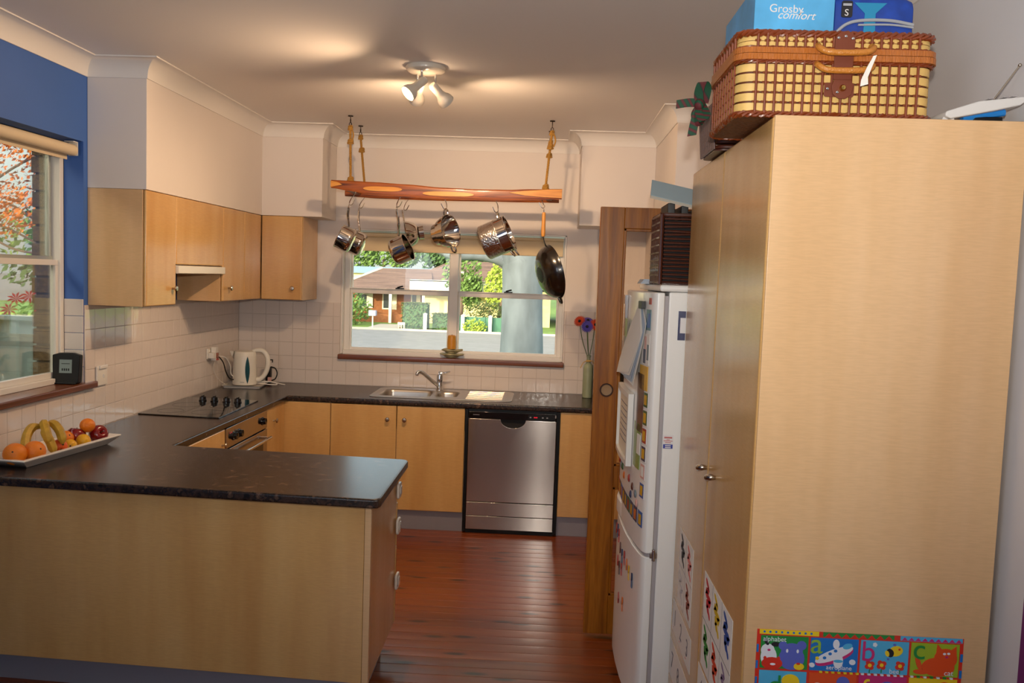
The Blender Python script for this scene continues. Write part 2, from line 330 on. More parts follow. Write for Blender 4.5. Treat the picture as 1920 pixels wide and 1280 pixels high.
# ------------------------------------------------------------------ tiles
TP = .1035; tt = .0075
tb = MB().box(-TP/2+.0011, TP/2-.0011, -tt, 0, -TP/2+.0011, TP/2-.0011).build('tile', 'tile', wall_back, bevel=.0016); TB = tb.data
MB().box(0, WX0-.0005, -.0045, -.0005, .86, 1.522).box(WX1+.0005, 3.0595, -.0045, -.0005, .86, 1.522).box(WX0, WX1, -.0045, -.0005, .86, WZ0).build('grout_bed', 'grout', wall_back, smooth=0)
first = True
def cut_tile(parent, u0, u1, z0, z1, axis):
    m = MB()
    if axis == 'y': m.box(u0+.0011, u1-.0011, -tt, 0, z0+.0011, z1-.0011)
    elif axis == 'x': m.box(0, tt, u0+.0011, u1-.0011, z0+.0011, z1-.0011)
    m.build('tile', 'tile', parent, bevel=.0016)
for r in range(6):
    z0 = .901+r*TP
    for c in range(30):
        x0 = .008+c*TP; x1 = min(x0+TP, 3.058)
        if x1-x0 < .01: continue
        inwin = z0+TP > WZ0+.001
        segs = [(x0, x1)]
        if inwin:
            if x0 >= WX0 and x1 <= WX1: segs = [(x0, x1)] if z0 < WZ0-.02 else []
            elif x0 < WX0 < x1: segs = [(x0, WX0)] if z0 > WZ0-.02 else [(x0, x1)]
            elif x0 < WX1 < x1: segs = [(WX1, x1)] if z0 > WZ0-.02 else [(x0, x1)]
        for (a, b_) in segs:
            if b_-a < .012: continue
            zt = z0+TP
            if inwin and z0 < WZ0 and b_ > WX0 and a < WX1: zt = WZ0-.002
            if abs(b_-a-TP) < 1e-6 and abs(zt-z0-TP) < 1e-6:
                if first: tb.location = (a+TP/2, -.0005, z0+TP/2); first = False
                else: link('tile', TB, wall_back, loc=(a+TP/2, -.0005, z0+TP/2))
            elif zt-z0 > .012: cut_tile(wall_back, a, b_, z0, zt, 'y')
tl = MB().box(0, tt, -TP/2+.0011, TP/2-.0011, -TP/2+.0011, TP/2-.0011).build('tile', 'tile', wall_left, bevel=.0016); TL = tl.data; first = True
MB().box(.0005, .0045, -4.25, -.004, .86, 1.112).box(.0005, .0045, LY1+.0005, -.004, 1.112, 1.5435).box(.0005, .0045, -1.784, -1.107, 1.5436, 1.734).build('grout_bed', 'grout', wall_left, smooth=0)
for r in range(6):
    z0 = .901+r*TP
    for c in range(41):
        y1 = -.008-c*TP; y0 = y1-TP
        if z0+TP > LZ0 and y1 < LY1: continue
        if z0+TP > LZ0 and y0 < LY1:
            cut_tile(wall_left, LY1, y1, z0, z0+TP, 'x') if y1-LY1 > .012 else None; continue
        if first: tl.location = (0, (y0+y1)/2, z0+TP/2); first = False
        else: link('tile', TL, wall_left, loc=(0, (y0+y1)/2, z0+TP/2))
for r in range(5):   # tiled reveal of the side window
    z0 = LZ0+.03+r*TP*.83
    MB().box(-.098, -.001, LY1-tt, LY1-.0005, z0+.001, z0+TP*.83-.001).build('tile', 'tile', wall_left, bevel=.0016)
# ------------------------------------------------------------------ window over the sink
win = struct(thing('window_1', None, None, (1.63, .05, WZ0)))
MB().box(WX0+.001, WX0+.014, 0, .20, WZ0+.03, WZ1).build('window_reveal', 'window_white', win, bevel=.002)
MB().box(WX1-.014, WX1-.001, 0, .20, WZ0+.03, WZ1).build('window_reveal', 'window_white', win, bevel=.002)
MB().box(WX0+.001, WX1-.001, 0, .20, WZ1-.012, WZ1-.001).build('window_reveal', 'window_white', win, bevel=.002)
MB().box(.775, 2.486, -.035, .03, 1.098, 1.136).build('window_sill', 'sill_wood', win, bevel=.006)
fr = MB(); fr.box(WX0+.014, WX1-.014, .03, .13, 1.125, 1.165); fr.box(WX0+.014, .84, .055, .13, 1.165, WZ1-.012); fr.box(2.43, WX1-.014, .055, .13, 1.165, WZ1-.012); fr.box(.84, 2.43, .055, .13, WZ1-.04, WZ1-.012)
fr.build('window_frame', 'window_white', win, bevel=.003)
MB().box(1.603, 1.667, .04, .13, 1.165, WZ1-.04).build('mullion', 'window_white', win, bevel=.004)
for (a, b_) in ((.84, 1.603), (1.667, 2.43)):
    s = MB(); s.box(a, b_, .075, .10, 1.60, 1.634); s.box(a, b_, .06, .078, 1.634, 1.642); s.box(a, b_, .075, .10, 1.165, 1.187)
    s.box(a, a+.014, .075, .10, 1.187, 1.60); s.box(b_-.014, b_, .075, .10, 1.187, 1.60); sash = s.build('sash', 'window_white', win, bevel=.002)
    s = MB(); s.box(a, a+.012, .10, .12, 1.634, 2.045); s.box(b_-.012, b_, .10, .12, 1.634, 2.045); s.build('sash', 'window_white', win, bevel=.002)
    MB().box(a+.012, b_-.012, .086, .09, 1.187, 1.60).build('pane', 'glass', win, smooth=0); MB().box(a+.012, b_-.012, .108, .112, 1.63, 2.045).build('pane', 'glass', win, smooth=0)
    cx = (a+b_)/2-.0; MB().box(cx-.032, cx+.032, .05, .075, 1.642, 1.650).tube([(cx-.02, .06, 1.652), (cx+.025, .06, 1.664)], .006, 8).build('sash_lock', 'black', win, bevel=.001)
# ------------------------------------------------------------------ side window
win = struct(thing('window_2', None, None, (-.1, -3.2, LZ0)))
MB().box(-.12, .034, LY0, -2.094, 1.118, 1.15).build('window_sill', 'sill_wood', win, bevel=.005)
f = MB(); f.box(-.155, -.1, LY1-.036, LY1-.003, LZ0+.03, LZ1-.004); f.box(-.155, -.1, LY0, LY1-.036, LZ1-.05, LZ1-.004); f.box(-.155, -.09, LY0, LY1-.036, 1.15, 1.178); f.box(-.155, -.1, LY0, LY0+.05, 1.178, LZ1-.05)
f.build('window_frame', 'window_white', win, bevel=.003)
s = MB(); s.box(-.138, -.112, LY0+.05, LY1-.036, 1.74, 1.768); s.box(-.138, -.112, LY0+.05, LY1-.036, 1.178, 1.206); s.box(-.138, -.112, LY1-.058, LY1-.036, 1.206, 1.74)
s.build('sash', 'window_white', win, bevel=.002)
s = MB(); s.box(-.162, -.14, LY0+.05, LY1-.036, 1.76, 1.785); s.box(-.162, -.14, LY1-.062, LY1-.046, 1.785, LZ1-.05); s.build('sash', 'alu', win, bevel=.002)
MB().box(-.127, -.123, LY0+.05, LY1-.058, 1.206, 1.74).build('pane', 'glass', win, smooth=0); MB().box(-.153, -.149, LY0+.05, LY1-.062, 1.785, LZ1-.05).build('pane', 'glass', win, smooth=0)
MB().box(-.112, -.095, -2.86, -2.80, 1.768, 1.776).tube([(-.104, -2.85, 1.78), (-.104, -2.81, 1.79)], .005, 8).build('sash_lock', 'handle_wood', win, bevel=.001)
# ------------------------------------------------------------------ open timber and glass door
DY = -2.286; DX0, DX1 = 2.582, 3.44
dr = struct(thing('door_1', None, None, (3.44, DY, 0)))
for (a, b_) in ((DX0, DX0+.115), (DX1-.115, DX1)): MB().box(a, b_, DY-.0, DY+.038, .02, 2.111).build('stile', 'door_wood', dr, bevel=.003)
for (a, b_) in ((2.011, 2.111), (.757, .862), (.02, .215)): MB().box(DX0+.115, DX1-.115, DY+.001, DY+.037, a, b_).build('rail', 'door_wood', dr, bevel=.003)
for (a, b_) in ((.862, 2.011), (.215, .757)):
    MB().box(DX0+.115, DX1-.115, DY+.016, DY+.021, a, b_).build('pane', 'door_glass', dr, smooth=0)
    g = MB(); e = DX0+.115; h = DX1-.115
    for y0 in (DY+.004, DY+.021): g.box(e, e+.012, y0, y0+.012, a, b_); g.box(h-.012, h, y0, y0+.012, a, b_); g.box(e, h, y0, y0+.012, b_-.012, b_); g.box(e, h, y0, y0+.012, a, a+.012)
    g.build('glazing_bead', 'door_wood', dr, bevel=.002)
RM = frame((2.645, DY-.002, 1.233), (1, 0, 0), (0, -1, 0)); mat('bronze_ring', '#3a1d12', .3, .3, coat=.4)
rg = MB().lathe([(.033, -.002), (.033, .004), (.031, .008), (.027, .008), (.0255, .003), (.0255, -.002)], RM, 32).build('finger_pull', 'bronze_ring', dr)
mat('pull_cup', '#9a7448', .4); MB().lathe([(0, .0005), (.0255, .0015), (.0255, 0)], RM, 32).build('pull_cup', 'pull_cup', rg)
# ================================================================== CUPBOARDS AND WORKTOP
def knob(parent, p, d, r=.016):
    return MB().lathe([(0, 0), (.006, 0), (.005, .012), (.007, .016), (r*.9, .019), (r, .024), (r*.8, .029), (0, .031)], rot(p, d), 20).build('knob', 'nickel', parent)
def door_x(parent, X, y0, y1, z0, z1, m='maple_warm', t=.018, s=1):   # panel facing +X (s=1) or -X
    return MB().box(min(X, X-s*t), max(X, X-s*t), y0+.0015, y1-.0015, z0+.0015, z1-.0015).build('door', m, parent, bevel=.007, seg=3)
def door_y(parent, Y, x0, x1, z0, z1, m='maple_warm', t=.018):        # panel facing -Y
    return MB().box(x0+.0015, x1-.0015, Y, Y+t, z0+.0015, z1-.0015).build('door', m, parent, bevel=.005, seg=3)
G = 'wall cupboards'
UZ0, UZ1 = 1.544, 2.1365
t = thing('wall_cupboard', 'end wall cupboard beside the blue wall, with a broad bare side panel', 'cupboard', (.15, -1.96, UZ0), group=G)
MB().box(.0012, .286, -2.135, -1.786, UZ0, UZ1).build('carcass', 'maple', t, bevel=.0015, seg=1)
d = door_x(t, .305, -2.135, -1.786, UZ0, UZ1); knob(d, (.305, -1.835, 1.635), (1, 0, 0))
t = thing('wall_cupboard', 'short wall cupboard above the slide-out rangehood', 'cupboard', (.15, -1.45, 1.77), group=G)
MB().box(.009, .286, -1.7845, -1.1065, 1.775, UZ1).build('carcass', 'maple', t, bevel=.0015, seg=1); door_x(t, .305, -1.7845, -1.1065, 1.765, UZ1)
t = thing('rangehood', 'slim slide-out rangehood with cream front strip under the short cupboard', 'rangehood', (.15, -1.45, 1.715))
MB().box(.009, .27, -1.783, -1.108, 1.735, 1.772).build('housing', 'gasket', t, bevel=.002)
MB().prism([(.271, 1.727), (.305, 1.715), (.32, 1.718), (.32, 1.760), (.271, 1.764)], 'y', -1.782, -1.109).build('visor', 'cream', t, bevel=.003)
MB().box(.03, .26, -1.76, -1.13, 1.728, 1.7345).build('filter', 'steel_plain', t)
t = thing('wall_cupboard', 'narrow wall cupboard right of the rangehood, one knob at the bottom', 'cupboard', (.15, -.9, UZ0), group=G)
MB().box(.009, .286, -1.105, -.731, UZ0, UZ1).build('carcass', 'maple', t, bevel=.0015, seg=1); d = door_x(t, .305, -1.105, -.731, UZ0, UZ1); knob(d, (.305, -1.02, 1.628), (1, 0, 0))
t = thing('wall_cupboard', 'blind corner wall cupboard with a plain panel and no knob', 'cupboard', (.15, -.5, UZ0), group=G)
MB().box(.009, .286, -.7295, -.009, UZ0, UZ1).build('carcass', 'maple', t, bevel=.0015, seg=1); door_x(t, .305, -.7295, -.4, UZ0, UZ1)
t = thing('wall_cupboard', 'single-door wall cupboard on the window wall, left of the hanging pots', 'cupboard', (.45, -.2, UZ0), group=G)
MB().box(.3065, .6, -.381, -.0012, UZ0, UZ1).build('carcass', 'maple', t, bevel=.0015, seg=1); d = door_y(t, -.4, .3065, .6, UZ0, UZ1); knob(d, (.537, -.4, 1.628), (0, -1, 0))
# ------------------------------------------------------------------ base cupboards, back run
KZ = .137; BZ = .861; FY = -.667; G = 'base cupboards'
def kick(parent, pts): MB().prism(pts, 'z', .0, KZ-.002).build('kickboard', 'kick', parent, bevel=.001, seg=1)
t = thing('base_cupboard', 'corner base cupboard with a plain filler panel left of the sink doors', 'cupboard', (.72, -.35, 0), group=G)
MB().box(.576, .8905, FY+.019, -.001, KZ, BZ).build('carcass', 'maple', t); door_y(t, FY, .562, .8905, KZ, BZ); kick(t, [(.58, -.625), (.8905, -.625), (.8905, -.6), (.58, -.6)])
t = thing('base_cupboard', 'left sink base cupboard with its knob at the upper right', 'cupboard', (1.12, -.35, 0), group=G)
MB().box(.892, 1.3465, FY+.019, -.001, KZ, .70).build('carcass', 'maple', t); d = door_y(t, FY, .892, 1.3465, KZ, BZ); knob(d, (1.287, FY, .765), (0, -1, 0)); kick(t, [(.892, -.64), (1.3465, -.64), (1.3465, -.6), (.892, -.6)])
t = thing('base_cupboard', 'right sink base cupboard next to the dishwasher, knob at the upper left', 'cupboard', (1.58, -.35, 0), group=G)
MB().box(1.348, 1.816, FY+.019, -.001, KZ, .70).build('carcass', 'maple', t); d = door_y(t, FY, 1.348, 1.816, KZ, BZ); knob(d, (1.404, FY, .766), (0, -1, 0)); kick(t, [(1.348, -.64), (1.816, -.64), (1.816, -.6), (1.348, -.6)])
t = thing('base_cupboard', 'base cupboard right of the dishwasher, partly behind the timber door', 'cupboard', (2.76, -.35, 0), group=G)
MB().box(2.464, 3.056, FY+.019, -.012, KZ, BZ).build('carcass', 'maple', t); door_y(t, FY, 2.464, 3.058, KZ, BZ); kick(t, [(2.464, -.64), (3.058, -.64), (3.058, -.6), (2.464, -.6)])
# left run
FX = .574
t = thing('base_cupboard', 'narrow base cupboard between oven and corner, small round knob', 'cupboard', (.3, -.85, 0), group=G)
MB().box(.009, FX-.019, -1.044, -.66, KZ, BZ).build('carcass', 'maple', t); d = door_x(t, FX, -1.044, -.672, KZ, BZ); knob(d, (FX, -.905, .765), (1, 0, 0)); kick(t, [(.49, -1.044), (.53, -1.044), (.53, -.65), (.49, -.65)])
t = thing('base_cupboard', 'base cupboard left of the oven, mostly hidden behind the peninsula', 'cupboard', (.3, -2.1, 0), group=G)
MB().box(.009, FX-.019, -2.40, -1.7505, KZ, BZ).build('carcass', 'maple', t); d = door_x(t, FX, -2.40, -1.7505, KZ, BZ); knob(d, (FX, -1.80, .775), (1, 0, 0)); kick(t, [(.49, -2.40), (.53, -2.40), (.53, -1.7505), (.49, -1.7505)])
# ------------------------------------------------------------------ peninsula
t = thing('peninsula_cabinet', 'peninsula cabinet with broad plain maple back panel facing the camera', 'cabinet', (.85, -2.8, 0))
A, B_, C_, D_ = (.009, -3.065), (1.69, -3.160), (1.683, -2.545), (.60, -2.455)
def lerp(p, q, k): return (p[0]+(q[0]-p[0])*k, p[1]+(q[1]-p[1])*k)
MB().prism([(.012, -3.045), (1.668, -3.139), (1.662, -2.548), (.60, -2.458), (.6, -2.42), (.012, -2.42)], 'z', KZ, BZ).build('carcass', 'maple', t)
E1 = lerp(A, B_, .984)
MB().prism([A, E1, (E1[0], E1[1]+.019), (.009, -3.046)], 'z', KZ, BZ).build('back_panel', 'maple_warm', t, bevel=.001, seg=1)
MB().prism([(E1[0]+.0012, E1[1]), B_, (1.69, -3.139), (E1[0]+.0012, -3.139)], 'z', KZ, BZ).build('corner_post', 'maple', t, bevel=.001, seg=1)
MB().prism([(1.671, -3.1385), (1.69, -3.1385), C_, (1.664, -2.545)], 'z', KZ, BZ).build('end_panel', 'maple_warm', t, bevel=.002, seg=1)
MB().prism([(.012, -2.99), (1.64, -3.085), (1.635, -2.60), (.60, -2.52), (.6, -2.45), (.012, -2.45)], 'z', 0, KZ-.001).build('kickboard', 'kick', t, bevel=.001, seg=1)
for z0, z1 in ((.705, BZ), (.50, .702), (KZ, .497)):
    dw = MB().prism([(1.12, -2.500), (1.686, -2.545), (1.685, -2.527), (1.12, -2.482)], 'z', z0+.001, z1-.001).build('drawer', 'maple_warm', t, bevel=.003)
    knob(dw, (1.40, -2.504, z1-.06), (0.08, 1, 0))
for z in (.768, .602, .342):
    la = MB().prism(rrect(-2.60, -2.53, z-.036, z+.036, .016), 'x', 1.6905, 1.703).build('safety_latch', 'white_plastic', t, bevel=.004); la['label'] = 'white child safety latch'
    MB().prism(rrect(-2.583, -2.546, z-.02, z+.02, .008), 'x', 1.7035, 1.7075).build('button', 'white_gloss', la, bevel=.002)
# ------------------------------------------------------------------ worktop, one continuous top
WO = [(.008, -.008), (3.058, -.008), (3.058, -.687), (.605, -.672), (.592, -.685), (.574, -2.416), (1.700, -2.505), (1.722, -2.515), (1.729, -2.535), (1.735, -3.205), (1.728, -3.226), (1.708, -3.234), (.008, -3.138)]
hole = rrect(1.165, 1.765, -.515, -.115, .04)
o = MB().prism(WO, 'z', .863, .9, [hole]).build('worktop', 'counter', bevel=.011, seg=3, bev_angle=60)
tag(o, 'dark speckled U-shaped worktop with a rounded front edge', 'worktop')
# ------------------------------------------------------------------ sink and tap
t = thing('sink', 'stainless steel bowl-and-a-half sink with ribbed drainer under the window', 'sink', (1.62, -.32, .9))
def bowl(x0, x1, y0, y1, dep, rr, name):
    n = 6; ring0 = rrect(x0, x1, y0, y1, rr, n); vs, fs = [], []
    lv = [(0, .0035, 0), (.006, .0, 0), (.012, -.02, 0), (.02, -dep+.03, 0), (.035, -dep+.006, 0), (.07, -dep, 0)]
    k = len(ring0)
    for (ins, z, _) in lv:
        vs += [(x, y, .9+z) for x, y in rrect(x0+ins, x1-ins, y0+ins, y1-ins, max(rr-ins*.6, .015), n)]
    for i in range(len(lv)-1):
        for j in range(k): fs.append((i*k+j, i*k+(j+1) % k, (i+1)*k+(j+1) % k, (i+1)*k+j))
    fs.append(tuple((len(lv)-1)*k+j for j in range(k)))
    o = MB().mesh(vs, fs).build(name, 'sink_steel', t, smooth=50)
    MB().cyl(((x0+x1)/2, (y0+y1)/2, .9-dep+.001), ((x0+x1)/2, (y0+y1)/2, .9-dep+.004), .035).build('waste', 'chrome', o)
B1 = (1.172, 1.545, -.50, -.14); B2 = (1.562, 1.735, -.46, -.17)
MB().prism(rrect(1.125, 2.125, -.575, -.055, .07, 8), 'z', .9003, .9035, [rrect(*B1, .06), rrect(*B2, .06)]).build('deck', 'sink_steel', t, bevel=.0012, seg=1)
bowl(*B1, .16, .06, 'bowl'); bowl(*B2, .11, .06, 'bowl')
for i in range(7): MB().tube([(1.80, -.50+i*.062, .9045), (2.055, -.50+i*.062, .9045)], .0045, 8).build('drainer_rib', 'sink_steel', t)
MB().prism(rrect(1.775, 2.085, -.54, -.09, .05), 'z', .9035, .9045).build('drainer', 'sink_steel', t, bevel=.0008, seg=1)
t = thing('tap', 'chrome mixer tap with swivel spout swung to the left and lever on top', 'tap', (1.568, -.11, .9035))
MB().lathe([(0, 0), (.028, 0), (.028, .006), (.024, .012), (.022, .06), (.0235, .062), (.0235, .105), (.021, .118), (0, .122)], Matrix.Translation((1.568, -.11, .9036)), 24).build('body', 'chrome', t)
MB().tube(bez([(1.560, -.115, .935), (1.505, -.15, .985), (1.455, -.185, 1.033), (1.428, -.20, 1.043), (1.413, -.208, 1.034), (1.410, -.209, 1.018)], 6), [.0135]*18+[.013]*13, 12).build('spout', 'chrome', t)
MB().tube(bez([(1.562, -.11, 1.026), (1.60, -.115, 1.033), (1.645, -.12, 1.046)], 5), [.017, .016, .014, .012, .010, .008, .007, .006, .0055, .0055, .0055], 12).build('lever', 'chrome', t)
# ------------------------------------------------------------------ dishwasher
t = thing('dishwasher', 'stainless steel dishwasher with black frame and half-moon handle recess', 'dishwasher', (2.14, -.4, 0))
MB().box(1.8185, 2.4625, -.645, -.02, .02, .859).box(1.8185, 1.838, -.672, -.645, .012, .859).box(2.442, 2.4625, -.672, -.645, .012, .859).box(1.838, 2.442, -.66, -.645, .0, .03).build('cabinet', 'black', t, bevel=.001, seg=1)
arc = [(2.145+.085*math.cos(a), .797-.058*math.sin(a)) for a in [PI*i/14 for i in range(15)]]
pl = MB().prism([(1.842, .226), (2.438, .226), (2.438, .797)]+arc+[(1.842, .797)], 'y', -.682, -.662).build('door', 'steel', t, bevel=.0025)
MB().prism([(2.055, .735), (2.235, .735), (2.235, .797), (2.055, .797)], 'y', -.6605, -.657).build('handle_recess', 'black_matt', pl)
cp = MB().box(1.842, 2.438, -.682, -.648, .799, .846).build('control_panel', 'black_gloss', t, bevel=.003)
MB().prism(rrect(2.245, 2.43, .803, .836, .012), 'y', -.6832, -.681).build('button_strip', 'black', cp)
mat('led_red', '#a01020', .4, emit='#ff1030', estr=.5); mat('label_grey', '#8c8c90', .5)
for i, (x, m) in enumerate(((2.29, 'led_red'), (2.303, 'led_red'), (2.345, 'label_grey'), (2.375, 'label_grey'), (2.262, 'label_grey'))): MB().prism(rrect(x-.006, x+.006, .816, .824, .003), 'y', -.6848, -.683).build('indicator' if i < 2 else 'button', m, cp)
MB().box(2.428, 2.436, -.6835, -.681, .82, .84).build('rating_mark', 'label_grey', cp)
MB().box(1.872, 1.915, -.6828, -.681, .8225, .8255).build('maker_mark', 'label_grey', cp)
MB().box(1.842, 2.438, -.680, -.662, .128, .221).build('lower_panel', 'steel', t, bevel=.002); MB().box(1.842, 2.438, -.678, -.662, .032, .124).build('plinth', 'steel', t, bevel=.002)
# ------------------------------------------------------------------ oven and hob
t = thing('oven', 'built-in stainless steel oven under the hob with black knobs', 'oven', (.3, -1.4, KZ))
MB().box(.03, FX-.02, -1.746, -1.048, KZ, BZ).build('body', 'black_matt', t)
cp = MB().box(FX-.02, FX+.004, -1.746, -1.048, .745, BZ-.002).build('control_panel', 'steel', t, bevel=.002)
for y in (-1.635, -1.548, -1.135): k_ = MB().lathe([(0, 0), (.026, 0), (.026, .004), (.0215, .006), (.019, .024), (0, .025)], rot((FX+.004, y, .800), (1, 0, 0)), 24).box(FX+.028, FX+.031, y-.002, y+.002, .80, .82).build('knob', 'black_gloss', cp)
for y in (-1.69, -1.665): MB().cyl((FX+.004, y, .825), (FX+.0055, y, .825), .0025, n=10).build('indicator_lamp', 'led_red', cp)
dr_ = MB().box(FX-.02, FX+.006, -1.746, -1.048, .16, .738).build('door', 'steel', t, bevel=.003)
MB().box(FX+.0065, FX+.0085, -1.66, -1.13, .24, .655).build('door_glass', 'hob_glass', dr_)
MB().tube([(FX+.045, -1.70, .69), (FX+.045, -1.09, .69)], .010, 12).box(FX+.006, FX+.045, -1.68, -1.66, .682, .698).box(FX+.006, FX+.045, -1.13, -1.11, .682, .698).build('handle', 'chrome', dr_)
t = thing('hob', 'black glass ceramic hob with four black knobs', 'hob', (.27, -1.32, .9))
MB().prism([(.018, -1.632), (.505, -1.668), (.494, -.975), (.018, -.955)], 'z', .9002, .907).build('glass_top', 'hob_glass', t, bevel=.002)
mat('hob_ring', '#2e2e32', .15)
for (x, y, r) in ((.15, -1.5, .075), (.37, -1.5, .09), (.15, -1.26, .09), (.37, -1.27, .075)): MB().lathe([(r, .9072), (r, .9076), (r-.003, .9076), (r-.003, .9072)], Matrix.Translation((x, y, 0)), 40).build('cooking_zone', 'hob_ring', t)
for x, y in ((.172, -1.083), (.25, -1.09), (.332, -1.10), (.408, -1.108)): MB().lathe([(0, 0), (.024, 0), (.024, .006), (.021, .009), (.019, .026), (.016, .029), (0, .029)], Matrix.Translation((x, y, .907)), 24).box(x-.003, x+.003, y-.019, y+.019, .934, .942).build('knob', 'black_gloss', t)
# ================================================================== PANTRY AND FRIDGE
t = thing('pantry', 'tall maple pantry cupboard with two doors in the right foreground', 'cupboard', (3.17, -3.75, 0))
PX, PY0, PY1, PZ = 2.865, -4.293, -3.17, 2.17
MB().box(PX+.021, 3.465, PY0+.019, PY1, .1, PZ-.001).build('carcass', 'maple', t, bevel=.001, seg=1)
MB().box(PX+.004, 3.465, PY0, PY0+.018, .0, PZ).build('side_panel', 'maple', t, bevel=.0015, seg=1)
MB().box(PX+.06, 3.465, PY0+.02, PY1, 0, .099).build('kickboard', 'kick', t)
for (a, b_, hy, hz) in ((PY0+.004, -3.734, -3.835, 1.178), (-3.731, PY1, -3.690, 1.176)):
    d = MB().box(PX, PX+.0195, a, b_, .1, PZ-.002).build('door', 'maple_warm', t, bevel=.008, seg=3)
    MB().tube(bez([(PX+.001, hy-.014, hz+.004), (PX-.014, hy-.012, hz+.004), (PX-.021, hy, hz+.001), (PX-.018, hy+.012, hz-.004), (PX-.010, hy+.020, hz-.008)], 5), [.006, .007, .008, .009, .0095]+[.010]*11+[.0095, .009, .008, .006, .004], 12).build('handle', 'nickel', d)
# ------------------------------------------------------------------ papers on the pantry doors
for n_, c_ in (('pen_red', '#c3202c'), ('pen_yellow', '#d8b41c'), ('pen_blue', '#1d4f9e'), ('pen_green', '#2f8a34'), ('pen_orange', '#d8431c'), ('pen_purple', '#8a7596'), ('pen_black', '#33333a'), ('pen_pink', '#e07f78'), ('pen_brown', '#9c4a35'), ('pen_grey', '#c9c6c6'), ('pen_line', '#77757c')): mat(n_, c_, .6)
SX = PX-.0009
def sheet(name, label, y0, y1, z0, z1):
    o = thing(name, label, 'paper', (SX, (y0+y1)/2, z0), group='paper sheets on the pantry doors')
    MB().box(SX-.0006, SX+.0006, min(y0, y1), max(y0, y1), z0, z1).build('sheet', 'paper', o, smooth=0); return o
def stroke(o, name, pts, wd, m):   # flat pen stroke on the -X face, pts in (y,z)
    vs, fs = [], []; X = SX-.0010
    for i, p in enumerate(pts):
        w_ = wd[i] if isinstance(wd, (list, tuple)) else wd
        a = Vector(pts[max(i-1, 0)]); b = Vector(pts[min(i+1, len(pts)-1)]); d = (b-a); d = d.normalized() if d.length else Vector((1, 0)); n = Vector((-d.y, d.x))*w_/2
        vs += [(X, p[0]+n.x, p[1]+n.y), (X, p[0]-n.x, p[1]-n.y), (X+.0005, p[0]+n.x, p[1]+n.y), (X+.0005, p[0]-n.x, p[1]-n.y)]
    for i in range(len(pts)-1):
        a, b = 4*i, 4*i+4; fs += [(a, a+1, b+1, b), (a+2, b+2, b+3, a+3), (a, b, b+2, a+2), (a+1, a+3, b+3, b+1)]
    fs += [(0, 2, 3, 1), (4*len(pts)-4, 4*len(pts)-3, 4*len(pts)-1, 4*len(pts)-2)]
    return MB().mesh(vs, fs).build(name, m, o, smooth=0)
def scribble(o, y, z, w_, h, m, k=1.0):   # zigzag colour swatch; near side (-Y) is the right of the sheet
    p = [(y+w_*.36, z+h*.45), (y-w_*.05, z+h*.26), (y+w_*.28, z+h*.12), (y-w_*.30, z-h*.02), (y+w_*.12, z-h*.18), (y-w_*.10, z-h*.30), (y-w_*.36, z-h*.45)]
    q = [(v.x, v.y) for v in bez([(a, b, 0) for a, b in p], 4)]; n = len(q)
    stroke(o, 'colour_swatch', q, [.008+.024*k*math.sin(PI*i/(n-1))**.5*(.7+.3*math.sin(i*1.7)) for i in range(n)], m)
o = sheet('colour_chart', 'sheet of six scribbled colour swatches, red yellow blue on top', -3.778, -4.172, .578, .872)
for i in range(3):
    for j in range(2): scribble(o, -3.778-.0655-.131*i, .806-.147*j, .112, .112, [['pen_red', 'pen_yellow', 'pen_blue'], ['pen_green', 'pen_orange', 'pen_purple']][j][i], .55 if (i, j) == (2, 1) else 1)
for y in (-3.909, -4.040): stroke(o, 'rule_line', [(y, .872), (y, .578)], .0015, 'pen_line')
stroke(o, 'rule_line', [(-3.778, .727), (-4.172, .722)], .0018, 'pen_black')
o = sheet('colour_chart', 'smaller sheet with black, pink, white and brown scribbles on the far door', -3.295, -3.572, .598, .868)
for i in range(2):
    for j in range(2): scribble(o, -3.295-.069-.138*i, .80-.135*j, .112, .112, [['pen_black', 'pen_pink'], ['pen_grey', 'pen_brown']][j][i], .35 if (i, j) == (0, 1) else .9)
stroke(o, 'rule_line', [(-3.4335, .868), (-3.4335, .598)], .0012, 'pen_line'); stroke(o, 'rule_line', [(-3.295, .735), (-3.572, .733)], .0012, 'pen_line')
def digits(o, txt, y0, y1, zb, h, dots=True):
    n = len(txt)
    for i, ch in enumerate(txt):
        yy = y0+(y1-y0)*(i+.3)/n
        lettering('digit', ch, h, (SX-.0012, yy, zb), (0, -1, 0), (0, 0, 1), 'pen_line', o, .0003)
        if dots:
            for q in range(int(ch)): MB().prism(rrect(yy-.006*q-.002, yy-.006*q+.002, zb-.014, zb-.010, .0015, 2), 'x', SX-.0012, SX-.0008).build('counting_dot', 'pen_red', o)
o = sheet('number_chart', 'white sheet with the hand-drawn numbers 1 2 3 on the far door', -3.215, -3.605, .452, .572); digits(o, '123', -3.215, -3.605, .485, .085)
o = sheet('number_chart', 'white sheet with the hand-drawn numbers 7 8 9 below the 1 2 3 sheet', -3.195, -3.60, .27, .41); digits(o, '789', -3.195, -3.60, .315, .085, False)
o = sheet('number_chart', 'white sheet with the hand-drawn numbers 4 5 6 on the near door', -3.745, -4.14, .44, .565); digits(o, '456', -3.745, -4.14, .478, .085, False)
